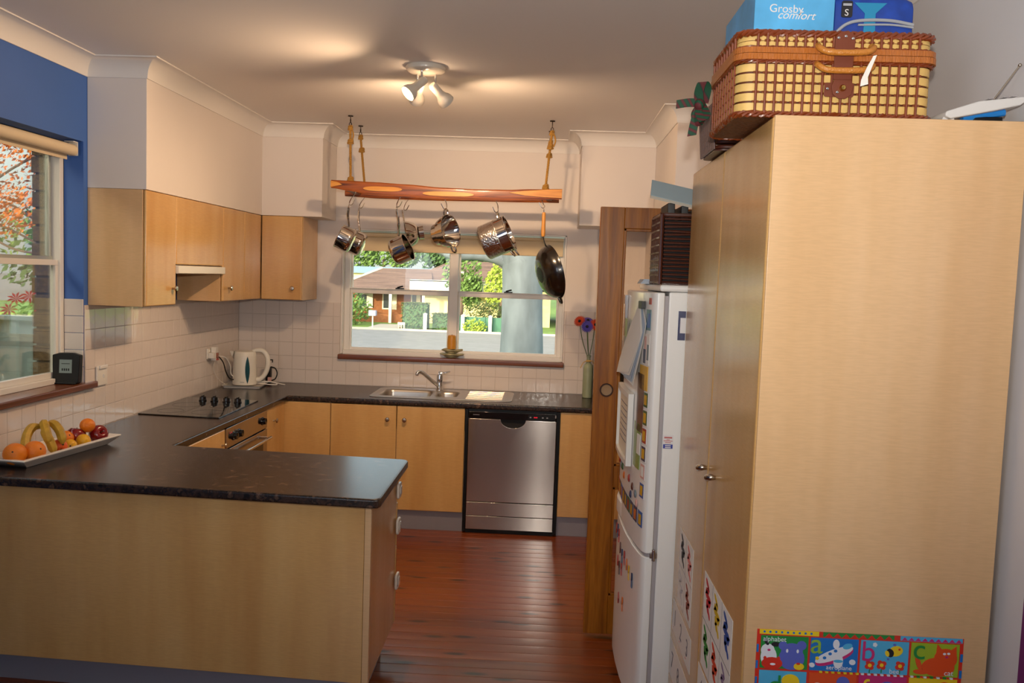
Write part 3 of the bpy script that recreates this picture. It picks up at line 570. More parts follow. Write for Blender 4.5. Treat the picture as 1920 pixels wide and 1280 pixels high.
# ------------------------------------------------------------------ alphabet frieze taped to the side panel
for n_, c_ in (('ab_green', '#1f8a3c'), ('ab_lime', '#9cb82a'), ('ab_sky', '#4fb0dc'), ('ab_blue', '#1672c4'), ('ab_red', '#d4321f'), ('ab_yellow', '#f0cf1e'), ('ab_violet', '#5a66c0'), ('ab_white', '#e4e8ee'), ('ab_magenta', '#c62a72'), ('ab_orange', '#e0501a'), ('ab_black', '#1c1c22'), ('ab_apple', '#8fb83a')): mat(n_, c_, .35, coat=.2)
t = thing('alphabet_poster', 'bright picture alphabet poster with letters a, b and c on the pantry side', 'poster', (3.15, PY0, .5))
PYF = PY0-.0012
MB().box(2.897, 3.405, PYF, PY0-.0002, .50, .905).build('board', 'ab_red', t, smooth=0)
LAY = [0]
def shp(poly, m, name='picture_shape', par=None):
    LAY[0] += 1; y = PYF-.0003-.00003*LAY[0]
    return MB().prism(poly, 'y', y, PYF+.0001).build(name, m, par or t, smooth=0)
def ell(cx, cz, rx, rz, m, n=20, par=None, name='picture_shape', ang=0):
    ca, sa = math.cos(ang), math.sin(ang)
    return shp([(cx+rx*math.cos(2*PI*i/n)*ca-rz*math.sin(2*PI*i/n)*sa, cz+rx*math.cos(2*PI*i/n)*sa+rz*math.sin(2*PI*i/n)*ca) for i in range(n)], m, name, par)
def rc(x0, x1, z0, z1, m, par=None, name='picture_shape'): return shp([(x0, z0), (x1, z0), (x1, z1), (x0, z1)], m, name, par)
cols = [2.905+.1235*i for i in range(5)]
rc(2.903, 3.05, .893, .905, 'ab_yellow'); rc(3.06, 3.235, .893, .905, 'ab_green'); rc(3.25, 3.402, .893, .905, 'ab_sky')
for i in range(9): ell(2.915+i*.0145, .899, .003, .003, 'ab_blue', 10)
for i in range(8): shp([(3.065+i*.021, .893), (3.084+i*.021, .893), (3.0745+i*.021, .903)], 'ab_red')
for i in range(9): shp([(3.253+i*.0165, .894), (3.268+i*.0165, .894), (3.2605+i*.0165, .902)], 'ab_magenta')
for i in range(9): rc(2.8975, 2.9025, .51+.042*i, .53+.042*i, 'ab_blue'); rc(3.3985, 3.4045, .51+.042*i, .53+.042*i, 'ab_blue')
pan = []
rows = [(.806, .890), (.715, .800), (.615, .708), (.515, .608)]
pc = [['ab_green', 'ab_blue', 'ab_sky', 'ab_lime'], ['ab_sky', 'ab_orange', 'ab_magenta', 'ab_yellow'], ['ab_yellow', 'ab_green', 'ab_blue', 'ab_red'], ['ab_magenta', 'ab_sky', 'ab_lime', 'ab_orange']]
for j, (z0, z1) in enumerate(rows):
    for i in range(4): pan.append(rc(cols[i]+.002, cols[i+1]-.004, z0, z1, pc[j][i], name='picture_panel'))
def L2(ch, sz, x, z, m, par, name='letter', sh=0): LAY[0] += 1; return lettering(name, ch, sz, (x, PYF-.0004-.00003*LAY[0], z), (1, 0, 0), (0, 0, 1), m, par, .0003)
p0, p1, p2, p3 = pan[:4]
L2('alphabet', .017, 2.912, .876, 'ab_white', p0, 'lettering')
ell(2.928, .836, .020, .026, 'ab_white', par=p0); ell(2.925, .852, .017, .017, 'ab_white', par=p0); ell(2.921, .874, .005, .010, 'ab_black', par=p0, ang=.5); ell(2.944, .868, .011, .006, 'ab_black', par=p0); ell(2.928, .853, .004, .003, 'ab_magenta', par=p0)
ell(2.985, .834, .032, .030, 'ab_violet', par=p0); ell(2.962, .866, .011, .011, 'ab_violet', par=p0); ell(3.008, .868, .012, .012, 'ab_violet', par=p0); ell(2.985, .852, .027, .021, 'ab_violet', par=p0); ell(2.973, .853, .003, .005, 'ab_white', 10, p0); ell(2.999, .853, .003, .005, 'ab_white', 10, p0)
ell(2.937, .819, .026, .016, 'ab_red', par=p0); ell(2.919, .832, .004, .005, 'ab_red', 10, p0); ell(2.953, .832, .004, .005, 'ab_red', 10, p0); ell(2.939, .817, .007, .003, 'ab_white', 10, p0); ell(3.004, .814, .013, .009, 'ab_yellow', par=p0); ell(3.002, .821, .005, .003, 'ab_red', 10, p0)
L2('a', .075, 3.029, .851, 'ab_apple', p1); L2('aeroplane', .016, 3.071, .811, 'ab_white', p1, 'lettering')
ell(3.090, .843, .050, .015, 'ab_magenta', par=p1, ang=.42); ell(3.089, .849, .050, .013, 'ab_white', par=p1, ang=.42); ell(3.100, .833, .012, .019, 'ab_white', par=p1); ell(3.100, .833, .012, .004, 'ab_sky', par=p1); ell(3.093, .876, .008, .012, 'ab_white', par=p1); ell(3.121, .872, .012, .007, 'ab_sky', par=p1, ang=.3)
for x, z in ((3.066, .840), (3.079, .851), (3.092, .859)): ell(x, z, .0045, .004, 'ab_blue', 10, p1)
ell(3.048, .838, .005, .005, 'ab_yellow', 5, p1); ell(3.135, .832, .008, .007, 'ab_white', 10, p1); ell(3.036, .820, .007, .006, 'ab_white', 10, p1)
L2('b', .073, 3.154, .838, 'ab_magenta', p2);
ell(3.240, .866, .017, .013, 'ab_yellow', par=p2, ang=.3); ell(3.226, .861, .009, .011, 'ab_black', par=p2, ang=.3); ell(3.219, .859, .005, .008, 'ab_yellow', 10, p2, ang=.3); ell(3.248, .871, .003, .003, 'ab_red', 8, p2); ell(3.236, .882, .004, .003, 'ab_violet', 8, p2); ell(3.222, .845, .003, .003, 'ab_violet', 8, p2)
ell(3.188, .880, .006, .006, 'ab_white', 5, p2)
for x, z in ((3.178, .827), (3.207, .829), (3.252, .829)):
    for a in range(4): ell(x+.007*math.cos(a*PI/2+.6), z+.007*math.sin(a*PI/2+.6), .006, .006, 'ab_red', 10, p2)
    ell(x, z, .005, .005, 'ab_yellow', 10, p2); rc(x-.001, x+.001, z-.02, z-.011, 'ab_green', p2)
L2('bee', .017, 3.226, .809, 'ab_white', p2, 'lettering')
L2('c', .075, 3.280, .850, 'ab_green', p3); L2('cat', .019, 3.360, .811, 'ab_white', p3, 'lettering')
ell(3.345, .831, .040, .024, 'ab_orange', par=p3); ell(3.362, .853, .028, .026, 'ab_orange', par=p3); shp([(3.338, .865), (3.352, .876), (3.340, .890)], 'ab_orange', par=p3); shp([(3.374, .875), (3.388, .862), (3.386, .886)], 'ab_orange', par=p3); ell(3.297, .838, .006, .019, 'ab_orange', par=p3, ang=.35); ell(3.303, .817, .018, .006, 'ab_orange', par=p3)
ell(3.358, .866, .004, .003, 'ab_white', 8, p3); ell(3.368, .867, .004, .003, 'ab_white', 8, p3); ell(3.364, .858, .004, .003, 'ab_magenta', 8, p3)
L2('d', .068, 2.930, .743, 'ab_green', pan[4]); L2('e', .068, 3.035, .745, 'ab_white', pan[5]); L2('f', .068, 3.16, .745, 'ab_yellow', pan[6]); L2('g', .068, 3.285, .75, 'ab_blue', pan[7])
ell(2.985, .775, .022, .018, 'ab_yellow', par=pan[4]); ell(3.115, .778, .016, .016, 'ab_violet', par=pan[5]); ell(3.225, .772, .02, .015, 'ab_violet', par=pan[6]); ell(3.365, .775, .02, .018, 'ab_red', par=pan[7])
for i in range(7): rc(cols[0]+.15+i*.015, cols[0]+.157+i*.015, .8015, .8055, 'ab_yellow'); rc(cols[2]+.006+i*.016, cols[2]+.013+i*.016, .8015, .8055, 'ab_white'); rc(cols[3]+.004+i*.016, cols[3]+.011+i*.016, .8015, .8055, 'ab_green' if i % 2 else 'ab_white')
# ------------------------------------------------------------------ fridge
t = thing('fridge', 'white upright fridge freezer covered with papers and magnets', 'fridge', (3.1, -2.8, 0))
MB().box(2.80, 3.43, -3.158, -2.44, .03, 1.725).build('body', 'fridge_white', t, bevel=.006)
MB().box(2.765, 3.43, -3.158, -2.44, 1.726, 1.752).build('top_cover', 'fridge_white', t, bevel=.01, seg=3)
MB().box(2.786, 2.7995, -3.15, -2.45, .06, 1.71).build('gasket', 'gasket', t)
def fx(y):   # bowed door front: X of the surface at depth y
    pts = [(-3.158, 2.757), (-3.14, 2.744), (-3.10, 2.735), (-3.0, 2.721), (-2.85, 2.709), (-2.7, 2.703), (-2.55, 2.703), (-2.47, 2.709), (-2.44, 2.724)]
    for (a, u), (b, v) in zip(pts, pts[1:]):
        if a <= y <= b: return u+(v-u)*(y-a)/(b-a)
    return 2.72
ys = [-3.158, -3.15, -3.14, -3.12, -3.10, -3.05, -3.0, -2.92, -2.85, -2.77, -2.7, -2.62, -2.55, -2.5, -2.47, -2.455, -2.44]
def fdoor(name, z0, z1, par=t): return MB().prism([(fx(y), y) for y in ys]+[(2.785, -2.44), (2.785, -3.158)], 'z', z0, z1).build(name, 'fridge_white', par, bevel=.005, smooth=50)
up = fdoor('upper_door', .716, 1.722); lo = fdoor('lower_door', .07, .702)
MB().prism([(fx(y)+.012, y) for y in ys]+[(2.785, -2.44), (2.785, -3.158)], 'z', .703, .715).build('door_gap', 'gasket', t)
MB().box(2.772, 2.80, -3.166, -3.135, .700, .722).cyl((2.787, -3.163, .69), (2.787, -3.163, .735), .007, n=12).build('hinge', 'steel_plain', t, bevel=.002)
MB().prism([(fx(y)-.010*max(0, math.sin(PI*(y+2.70)/.24)), y) for y in [-2.70+.24*i/10 for i in range(11)]]+[(2.73, -2.46), (2.73, -2.70)], 'z', .722, .79).build('handle', 'fridge_white', up, bevel=.006, smooth=50)
MB().cyl((2.79, -2.50, 0), (2.79, -2.50, .03), .02).cyl((2.79, -3.1, 0), (2.79, -3.1, .03), .02).cyl((3.35, -2.5, 0), (3.35, -2.5, .03), .02).cyl((3.35, -3.1, 0), (3.35, -3.1, .03), .02).build('feet', 'white_plastic', t)
MB().box(2.74, 2.79, -2.47, -2.44, .005, .06).build('plinth_foot', 'white_plastic', t, bevel=.004)
# stickers on the visible side of the fridge
YS = -3.1592
mat('sticker_blue', '#2f3f9a', .4); mat('sticker_white', '#e2dede', .5); mat('sticker_red', '#c06a68', .5); mat('sticker_navy', '#2a2f5a', .4)
o = thing('sticker', 'small navy and white sticker high on the fridge side', 'sticker', (2.853, YS, 1.56)); MB().box(2.838, 2.866, YS-.0006, YS, 1.545, 1.655).build('backing', 'sticker_navy', o); MB().box(2.846, 2.866, YS-.0012, YS-.0004, 1.572, 1.63).build('print', 'sticker_white', o)
o = thing('sticker', 'small printed sticker with a blue band on the fridge side', 'sticker', (2.80, YS, 1.15)); MB().box(2.802, 2.842, YS-.0006, YS, 1.128, 1.182).build('backing', 'sticker_white', o, smooth=0); MB().box(2.804, 2.840, YS-.0011, YS-.0003, 1.130, 1.146).build('band', 'sticker_blue', o, smooth=0)
for z, w_ in ((1.172, .03), (1.164, .012), (1.159, .034), (1.153, .022)): MB().box(2.822-w_/2, 2.822+w_/2, YS-.0011, YS-.0003, z-.0012 if z < 1.17 else z-.003, z+.0012 if z < 1.17 else z+.003).build('print_line', 'sticker_red', o, smooth=0)
for z in (1.141, 1.134): MB().box(2.811, 2.833, YS-.0015, YS-.0005, z-.0018, z+.0018).build('print_line', 'sticker_white', o, smooth=0)
# things held to the fridge front; y = along the door, curved with it
def onf(name, y0, y1, z0, z1, m, par=None, off=.0008, th=.0015, smooth=0, n=4):
    vs, fs = [], []
    for i in range(n+1):
        y = y0+(y1-y0)*i/n; x = fx(y)-off
        vs += [(x, y, z0), (x, y, z1), (x-th, y, z0), (x-th, y, z1)]
    for i in range(n):
        a, b = 4*i, 4*i+4; fs += [(a, b, b+1, a+1), (a+2, a+3, b+3, b+2), (a, a+2, b+2, b), (a+1, b+1, b+3, a+3)]
    fs += [(0, 1, 3, 2), (4*n, 4*n+2, 4*n+3, 4*n+1)]
    return MB().mesh(vs, fs).build(name, m, par, smooth=smooth)
for n_, c_ in (('mag_yellow', '#d8a51e'), ('mag_green', '#2f5f35'), ('mag_red', '#a8322a'), ('mag_navy', '#22345e'), ('mag_orange', '#cf6a22'), ('mag_brown', '#5a2c22'), ('mag_blue', '#2f62a8'), ('mag_pink', '#d9a8a0'), ('photo_grey', '#6f7f88'), ('photo_green', '#7d9a50'), ('photo_teal', '#4f7a86')): mat(n_, c_, .35, coat=.2)
wb = thing('framed_notice', 'white framed notice with faint writing hung on the fridge door', 'notice board', (2.70, -2.7, 1.0))
y0, y1 = -2.91, -2.50
onf('sheet', y0+.01, y1-.01, 1.01, 1.285, 'paper_warm', wb, .010, .002)
for a, b_, c_, d_ in ((y0, y0+.022, 1.0, 1.30), (y1-.022, y1, 1.0, 1.30), (y0+.0222, y1-.0222, 1.0, 1.02), (y0+.0222, y1-.0222, 1.28, 1.30)): onf('frame_bar', a, b_, c_, d_, 'white_plastic', wb, .002, .022)
for i in range(7): onf('writing_line', -2.83+.01*(i % 3), -2.60-.02*(i % 2), 1.235-.026*i, 1.239-.026*i, 'pen_line', wb, .0125, .0006)
o = thing('paper_bundle', 'thick bundle of papers clipped to the fridge, curling at the bottom', 'papers', (2.70, -2.8, 1.3))
for i in range(5):
    vs, fs = [], []; n = 6; q = .012*i
    A, B2_, C2_, D2_ = (-3.00-.004*i, 1.685), (-3.085+q*.6, 1.60-q), (-2.985+q, 1.345+q), (-2.60+q*2, 1.385-q*.8)
    for u in range(n+1):
        for v in range(n+1):
            f, g = u/n, v/n; y = (A[0]*(1-f)+B2_[0]*f)*(1-g)+(D2_[0]*(1-f)+C2_[0]*f)*g; z = (A[1]*(1-f)+B2_[1]*f)*(1-g)+(D2_[1]*(1-f)+C2_[1]*f)*g
            vs.append((fx(y)-.006-.0028*i-.018*g**1.5-.006*math.sin(PI*f)*g, y, z))
    k0 = len(vs); vs += [(x+.0011, y, z) for x, y, z in vs]
    for u in range(n):
        for v in range(n): a_ = u*(n+1)+v; fs += [(a_, a_+1, a_+n+2, a_+n+1), (k0+a_, k0+a_+n+1, k0+a_+n+2, k0+a_+1)]
    for u in range(n):
        for e0, e1 in ((u, u+1), (n*(n+1)+u, n*(n+1)+u+1), (u*(n+1), (u+1)*(n+1)), (u*(n+1)+n, (u+1)*(n+1)+n)): fs.append((e0, e1, k0+e1, k0+e0))
    MB().mesh(vs, fs).build('sheet', ['paper', 'paper_blue', 'paper_blue', 'paper', 'paper'][i], o, smooth=60)
onf('bulldog_clip', -3.05, -3.0, 1.655, 1.685, 'black', o, .004, .014)
def fthing(name, label, cat, y0, y1, z0, z1, m, off=.0008, th=.002, grp=None):
    o = onf(name, y0, y1, z0, z1, m, None, off, th); return tag(o, label, cat, grp)
o = thing('photo_sleeve', 'clear photo sleeve with chrome top hung at the top of the fridge', 'photo', (2.70, -2.56, 1.5)); onf('photo', -2.70, -2.62, 1.46, 1.60, 'photo_green', o, .012, .002); onf('photo', -2.70, -2.62, 1.44, 1.52, 'photo_grey', o, .0145, .001); onf('clip', -2.60, -2.50, 1.66, 1.70, 'chrome', o, .002, .014); onf('clip_leg', -2.60, -2.575, 1.52, 1.66, 'chrome', o, .002, .012)
o = thing('photograph', 'blue-toned photograph near the hinge side of the fridge', 'photo', (2.73, -3.08, 1.57)); onf('print', -3.125, -3.07, 1.575, 1.655, 'photo_teal', o); onf('picture', -3.12, -3.085, 1.585, 1.64, 'mag_blue', o, .0024, .0006)
o = thing('photograph', 'photograph of people below the blue photograph on the fridge', 'photo', (2.73, -3.08, 1.44)); onf('print', -3.125, -3.03, 1.44, 1.56, 'paper', o); onf('picture', -3.09, -3.06, 1.50, 1.55, 'mag_pink', o, .0024, .0006); onf('picture', -3.085, -3.05, 1.445, 1.50, 'mag_navy', o, .0024, .0006); onf('picture', -3.12, -3.10, 1.46, 1.52, 'photo_grey', o, .0024, .0006)
fthing('magnet', 'heart-red magnet near the fridge top', 'magnet', -3.125, -3.10, 1.675, 1.70, 'mag_red'); fthing('leaflet', 'yellow leaflet under the photographs on the fridge', 'leaflet', -3.12, -3.01, 1.34, 1.435, 'mag_yellow'); fthing('leaflet', 'dark red picture leaflet behind the paper bundle on the fridge', 'leaflet', -3.08, -2.98, 1.17, 1.40, 'mag_brown')
fthing('leaflet', 'tall green and white picture strip beside the framed notice', 'leaflet', -3.06, -2.95, 1.02, 1.20, 'photo_green'); fthing('leaflet', 'pale torn paper over the green picture strip', 'leaflet', -3.07, -3.02, 1.08, 1.16, 'paper', .003)
fthing('drawing', 'child drawing with a yellow flower behind the papers', 'drawing', -2.62, -2.47, 1.33, 1.50, 'paper_blue')
zs = [1.275, 1.205, 1.135, 1.065, .995, .92]
for i, z in enumerate(zs):
    o = thing('picture_magnet', ['yellow and red on green picture magnet, topmost of the hinge-side column', 'second picture magnet from the top of the hinge-side column', 'third picture magnet in the hinge-side column, with a white border', 'fourth picture magnet in the hinge-side column, dark blue', 'fifth picture magnet in the hinge-side column, pink', 'lowest picture magnet of the hinge-side column, blue and yellow'][i], 'magnet', (fx(-3.11), -3.11, z), group='square picture magnets')
    onf('border', -3.138, -3.085, z, z+.062, 'sticker_white', o); onf('ground', -3.135, -3.088, z+.003, z+.059, ['mag_green', 'mag_green', 'mag_red', 'mag_navy', 'mag_pink', 'mag_blue'][i], o, .0022, .0006); onf('figure', -3.125, -3.097, z+.012, z+.05, 'mag_yellow' if i != 4 else 'paper', o, .003, .0006)
rd = ['reddish', 'yellow', 'blue', 'brown', 'orange', 'green', 'navy', 'golden', 'crimson']
for i in range(9):
    y = -2.50-.072*i; o = thing('picture_magnet', 'small %s picture magnet, number %s along the bottom row from the handle' % (rd[i], ['one', 'two', 'three', 'four', 'five', 'six', 'seven', 'eight', 'nine'][i]), 'magnet', (fx(y), y, .805), group='small picture magnets in a row')
    onf('ground', y-.056, y, .808, .868, ['mag_red', 'mag_brown', 'mag_blue', 'mag_brown', 'mag_navy', 'mag_green', 'mag_navy', 'mag_navy', 'mag_blue'][i], o); onf('figure', y-.045, y-.014, .816, .856, ['mag_yellow', 'mag_yellow', 'mag_orange', 'mag_yellow', 'mag_yellow', 'mag_red', 'mag_yellow', 'mag_orange', 'mag_yellow'][i], o, .0024, .0006)
sp = [(-2.55, .955, 'mag_red', 'red'), (-2.62, .945, 'photo_grey', 'grey'), (-2.68, .95, 'mag_green', 'green'), (-2.74, .925, 'mag_orange', 'orange'), (-2.88, .945, 'mag_red', 'large red'), (-2.96, .93, 'mag_brown', 'brown'), (-3.02, .915, 'photo_grey', 'silver'), (-2.93, .89, 'mag_navy', 'navy'), (-3.05, .885, 'mag_pink', 'pink')]
for y, z, m, nm in sp:
    o = tag(MB().lathe([(0, 0), (.016, 0), (.016, .003), (.010, .006), (0, .0065)], rot((fx(y)-.0005, y, z), (-1, 0, 0)), 14).build('button_magnet', m), '%s button magnet on the upper fridge door below the framed notice' % nm, 'magnet', 'button magnets')
lp = [(-2.53, .63, 'mag_red'), (-2.60, .64, 'mag_navy'), (-2.66, .635, 'mag_red'), (-2.73, .60, 'mag_brown'), (-2.79, .585, 'mag_navy'), (-2.86, .60, 'mag_red'), (-2.92, .59, 'mag_orange'), (-2.97, .575, 'mag_yellow'), (-3.03, .565, 'mag_navy'), (-2.66, .52, 'mag_red'), (-2.72, .51, 'mag_brown'), (-2.79, .53, 'mag_red'), (-2.74, .38, 'mag_red'), (-2.86, .40, 'mag_orange')]
for i, (y, z, m) in enumerate(lp):
    q = [(y-.014, z-.03), (y+.006, z-.03), (y+.006, z-.008), (y+.014, z-.004), (y+.010, z+.026), (y-.008, z+.030), (y-.012, z+.006), (y-.004, z-.002)] if i % 3 else [(y-.012, z), (y, z-.026), (y+.012, z), (y, z+.026)]
    o = MB().prism(q, 'x', fx(y)-.005, fx(y)-.0005).build('shape_magnet', m, None, bevel=.001, seg=1)
    tag(o, 'small %s shape magnet on the lower fridge door, %s from the top left' % (m.split('_')[1], ['first', 'second', 'third', 'fourth', 'fifth', 'sixth', 'seventh', 'eighth', 'ninth', 'tenth', 'eleventh', 'twelfth', 'thirteenth', 'fourteenth'][i]), 'magnet', 'shape magnets')
# ================================================================== ON TOP OF PANTRY AND FRIDGE
mat('cane_pale', '#d8b268', .45, vary=.12, vscale=30); mat('reed_brown', '#7a3512', .3, coat=.4, vary=.15, vscale=40); mat('cane_wrap', '#b3651f', .35, coat=.3, bump=.6, bscale=30, stretch=(12, 12, 1), vary=.12, vscale=20)
mat('cane_handle', '#c07a2c', .35, coat=.3, bump=.4, bscale=160); mat('leather', '#6f3218', .5); mat('brass', '#d2b060', .2, 1); mat('weave_dark', '#6a3a18', .5, bump=1, bscale=90, vary=.3, vscale=60); mat('wicker_dark', '#4a2010', .35, coat=.4, vary=.2, vscale=50)
HX0, HX1, HY0, HY1, HZ0, HZ1 = 2.785, 3.262, -4.243, -3.90, 2.1745, 2.381
t = thing('picnic_hamper', 'woven cane picnic hamper with leather strap and green tartan bow on the pantry', 'hamper', (3.02, -4.07, HZ0))
mat('ham_in', '#5c2a10', .6); MB().prism(rrect(HX0+.008, HX1-.008, HY0+.008, HY1-.008, .03), 'z', HZ0+.004, HZ1-.006).build('inner_lining', 'ham_in', t)
def wrap_path(z, ins=0, r=.038, n=5): return [(x, y, z) for x, y in rrect(HX0+ins, HX1-ins, HY0+ins, HY1-ins, r, n)]
def band(name, z0, z1, out, m, ins=0):
    p = rrect(HX0+ins-out, HX1-ins+out, HY0+ins-out, HY1-ins+out, .04); q = rrect(HX0+ins+.004, HX1-ins-.004, HY0+ins+.004, HY1-ins-.004, .036)
    vs = [(x, y, z0) for x, y in p]+[(x, y, z1) for x, y in p]+[(x, y, z0) for x, y in q]+[(x, y, z1) for x, y in q]; k = len(p); fs = []
    for j in range(k): a, b = j, (j+1) % k; fs += [(a, b, b+k, a+k), (a+2*k, a+3*k, b+3*k, b+2*k), (a+k, b+k, b+3*k, a+3*k), (a, a+2*k, b+2*k, b)]
    return MB().mesh(vs, fs).build(name, m, t, smooth=50)
rowh = .0235
for i in range(5): band('cane_slat', HZ0+.012+rowh*i+.0025, HZ0+.012+rowh*(i+1)-.0025, 0, 'cane_pale', .002)
for i in range(2): band('cane_slat', HZ0+.169+.0145*i, HZ0+.169+.0145*(i+1)-.0015, 0, 'cane_pale', .004)
nf = 17
for i in range(nf+1):
    x = HX0+.045+(HX1-HX0-.09)*i/nf
    MB().tube([(x, HY0-.002, HZ0+.008), (x, HY0-.003, HZ0+.07), (x, HY0-.002, HZ0+.134)], .0034, 6).build('reed', 'reed_brown', t); MB().tube([(x, HY0-.001, HZ0+.165), (x, HY0-.001, HZ0+.2)], .0036, 6).build('reed', 'reed_brown', t)
c = MB()
for i in range(nf+1):
    for j in range(1, 5): x = HX0+.045+(HX1-HX0-.09)*i/nf; c.tube([(x-.008, HY0-.0005, HZ0+.012+rowh*j), (x+.008, HY0-.0005, HZ0+.012+rowh*j)], .0027, 6)
    x = HX0+.045+(HX1-HX0-.09)*i/nf; c.tube([(x-.007, HY0+.001, HZ0+.183), (x+.007, HY0+.001, HZ0+.183)], .0028, 6)
nl = 8
for i in range(nl+1):
    y = HY0+.04+(HY1-HY0-.08)*i/nl
    for j in range(1, 5): c.tube([(HX0+.001, y-.010, HZ0+.012+rowh*j), (HX0+.001, y+.010, HZ0+.012+rowh*j)], .0022, 6)
c.build('weft_reeds', 'reed_brown', t)
for i in range(nl+1):
    y = HY0+.04+(HY1-HY0-.08)*i/nl; MB().tube([(HX0, y, HZ0+.008), (HX0-.0005, y, HZ0+.07), (HX0, y, HZ0+.134)], .0026, 6).build('reed', 'reed_brown', t); MB().tube([(HX0-.001, y, HZ0+.165), (HX0-.001, y, HZ0+.2)], .0036, 6).build('reed', 'reed_brown', t)
def braid(name, z, r, out, ph=0, n=150):
    base = wrap_path(z, -out, .04, 10); P = [Vector(p) for p in base]+[Vector(base[0])]; L = [0]
    for a, b in zip(P, P[1:]): L.append(L[-1]+(b-a).length)
    b = MB()
    for s_ in range(3):
        pts = []
        for i in range(n):
            d = L[-1]*i/n; k = max(q for q in range(len(L)-1) if L[q] <= d); f = (d-L[k])/max(L[k+1]-L[k], 1e-9); p = P[k].lerp(P[k+1], f); a = d*2*PI/.05+s_*2*PI/3
            nn = (p-Vector(((HX0+HX1)/2, (HY0+HY1)/2, z))); nn.z = 0; nn.normalize(); pts.append(p+nn*math.cos(a)*r*.7+Vector((0, 0, math.sin(a)*r)))
        b.tube(pts, r*.8, 6, closed=True)
    return b.build(name, 'reed_brown', t)
braid('braided_edge', HZ1-.006, .0058, -.001); braid('braided_edge', HZ0+.006, .0055, 0); braid('braided_edge', HZ0+.133, .0035, .0015); braid('braided_edge', HZ0+.166, .003, .001)
band('rim_band', HZ0+.136, HZ0+.1505, .008, 'cane_wrap'); band('rim_band', HZ0+.152, HZ0+.1655, .007, 'cane_wrap')
MB().prism(rrect(HX0+.006, HX1-.006, HY0+.006, HY1-.006, .03), 'z', HZ1-.008, HZ1-.003).build('lid_top', 'weave_dark', t); MB().prism(rrect(HX0+.006, HX1-.006, HY0+.006, HY1-.006, .03), 'z', HZ0+.0005, HZ0+.004).build('base_weave', 'weave_dark', t)
sx = 3.035
st = MB(); st.prism([(sx-.024, HZ0+.09)]+[(sx-.024, HZ0+.185)]+[(sx+.024*math.cos(a)*-1, HZ0+.185+.02*math.sin(a)) for a in [PI*i/8 for i in range(1, 8)]]+[(sx+.024, HZ0+.185), (sx+.020, HZ0+.09)], 'y', HY0-.016, HY0-.0125)
st.prism([(sx-.026, HZ0+.075), (sx-.022, HZ0+.055), (sx-.008, HZ0+.045), (sx+.008, HZ0+.045), (sx+.022, HZ0+.055), (sx+.026, HZ0+.075), (sx+.020, HZ0+.092), (sx-.02, HZ0+.092)], 'y', HY0-.014, HY0-.0105); st.prism(rrect(sx-.042, sx+.03, HZ0+.05, HZ0+.084, .006), 'y', HY0-.0085, HY0-.006)
st = st.build('strap', 'leather', t, bevel=.001, seg=1)
for x, z in ((sx-.017, .188), (sx, .192), (sx+.017, .187), (sx-.036, .068), (sx-.012, .06)): MB().sphere((sx+(x-sx), HY0-.0165 if z > .1 else HY0-.0145, HZ0+z), (.004, .0025, .004), n=10, k=6).build('stud', 'chrome', st)
MB().lathe([(0, 0), (.008, 0), (.008, .004), (.005, .009), (0, .01)], rot((sx, HY0-.014, HZ0+.07), (0, -1, 0)), 14).build('clasp', 'brass', st)
for hz, dz in ((.160, .012), (.118, .010)):
    h = MB().tube(bez([(sx-.062, HY0-.004, HZ0+hz+dz), (sx-.062, HY0-.022, HZ0+hz+.002), (sx-.045, HY0-.034, HZ0+hz-.010), (sx, HY0-.038, HZ0+hz-.012), (sx+.048, HY0-.034, HZ0+hz-.008), (sx+.066, HY0-.022, HZ0+hz+.004), (sx+.066, HY0-.004, HZ0+hz+dz)], 6), .0075, 12).build('handle', 'cane_handle', t)
    for x in (sx-.062, sx+.066): MB().cyl((x, HY0-.012, HZ0+hz+dz), (x, HY0+.006, HZ0+hz+dz), .0055, n=10).build('handle_pin', 'brass', h)
MB().mesh([(sx+.058, HY0-.045, HZ0+.140), (sx+.066, HY0-.045, HZ0+.142), (sx+.056, HY0-.048, HZ0+.116), (sx+.044, HY0-.048, HZ0+.114), (sx+.046, HY0-.05, HZ0+.088), (sx+.030, HY0-.052, HZ0+.082), (sx+.047, HY0-.053, HZ0+.072), (sx+.028, HY0-.054, HZ0+.066)], [(0, 1, 2, 3), (3, 2, 4, 5), (5, 4, 6, 7)]).build('price_tag', 'paper', t, smooth=0)
# tartan bow on the left corner
def tartan():
    m, tr, b = _base('tartan'); N = tr.nodes.new; L = tr.links.new; tc = N('ShaderNodeTexCoord'); w1 = N('ShaderNodeTexWave'); w1.inputs['Scale'].default_value = 28; w1.inputs['Distortion'].default_value = .5; w1.bands_direction = 'DIAGONAL'
    L(tc.outputs['Object'], w1.inputs[0]); r = N('ShaderNodeValToRGB'); e = r.color_ramp.elements; e[0].color = C('#12442c'); e[0].position = .35; e[1].color = C('#5a1f22'); e[1].position = .8; x = e.new(.55); x.color = C('#0f2f26'); L(w1.outputs[0], r.inputs[0]); L(r.outputs[0], b.inputs['Base Color']); b.inputs['Roughness'].default_value = .7
tartan()
def ribbon(name, pts, wv, parent, th=.0012):
    P = bez(pts, 6); vs, fs = [], []; wv = Vector(wv)
    for i, p in enumerate(P):
        d = (P[min(i+1, len(P)-1)]-P[max(i-1, 0)]).normalized(); nn = d.cross(wv).normalized()*th
        vs += [tuple(p+wv+nn), tuple(p-wv+nn), tuple(p+wv-nn), tuple(p-wv-nn)]
    for i in range(len(P)-1): a, b = 4*i, 4*i+4; fs += [(a, b, b+1, a+1), (a+2, a+3, b+3, b+2), (a, a+2, b+2, b), (a+1, b+1, b+3, a+3)]
    fs += [(0, 1, 3, 2), (len(vs)-4, len(vs)-2, len(vs)-1, len(vs)-3)]
    return MB().mesh(vs, fs).build(name, 'tartan', parent, smooth=60)
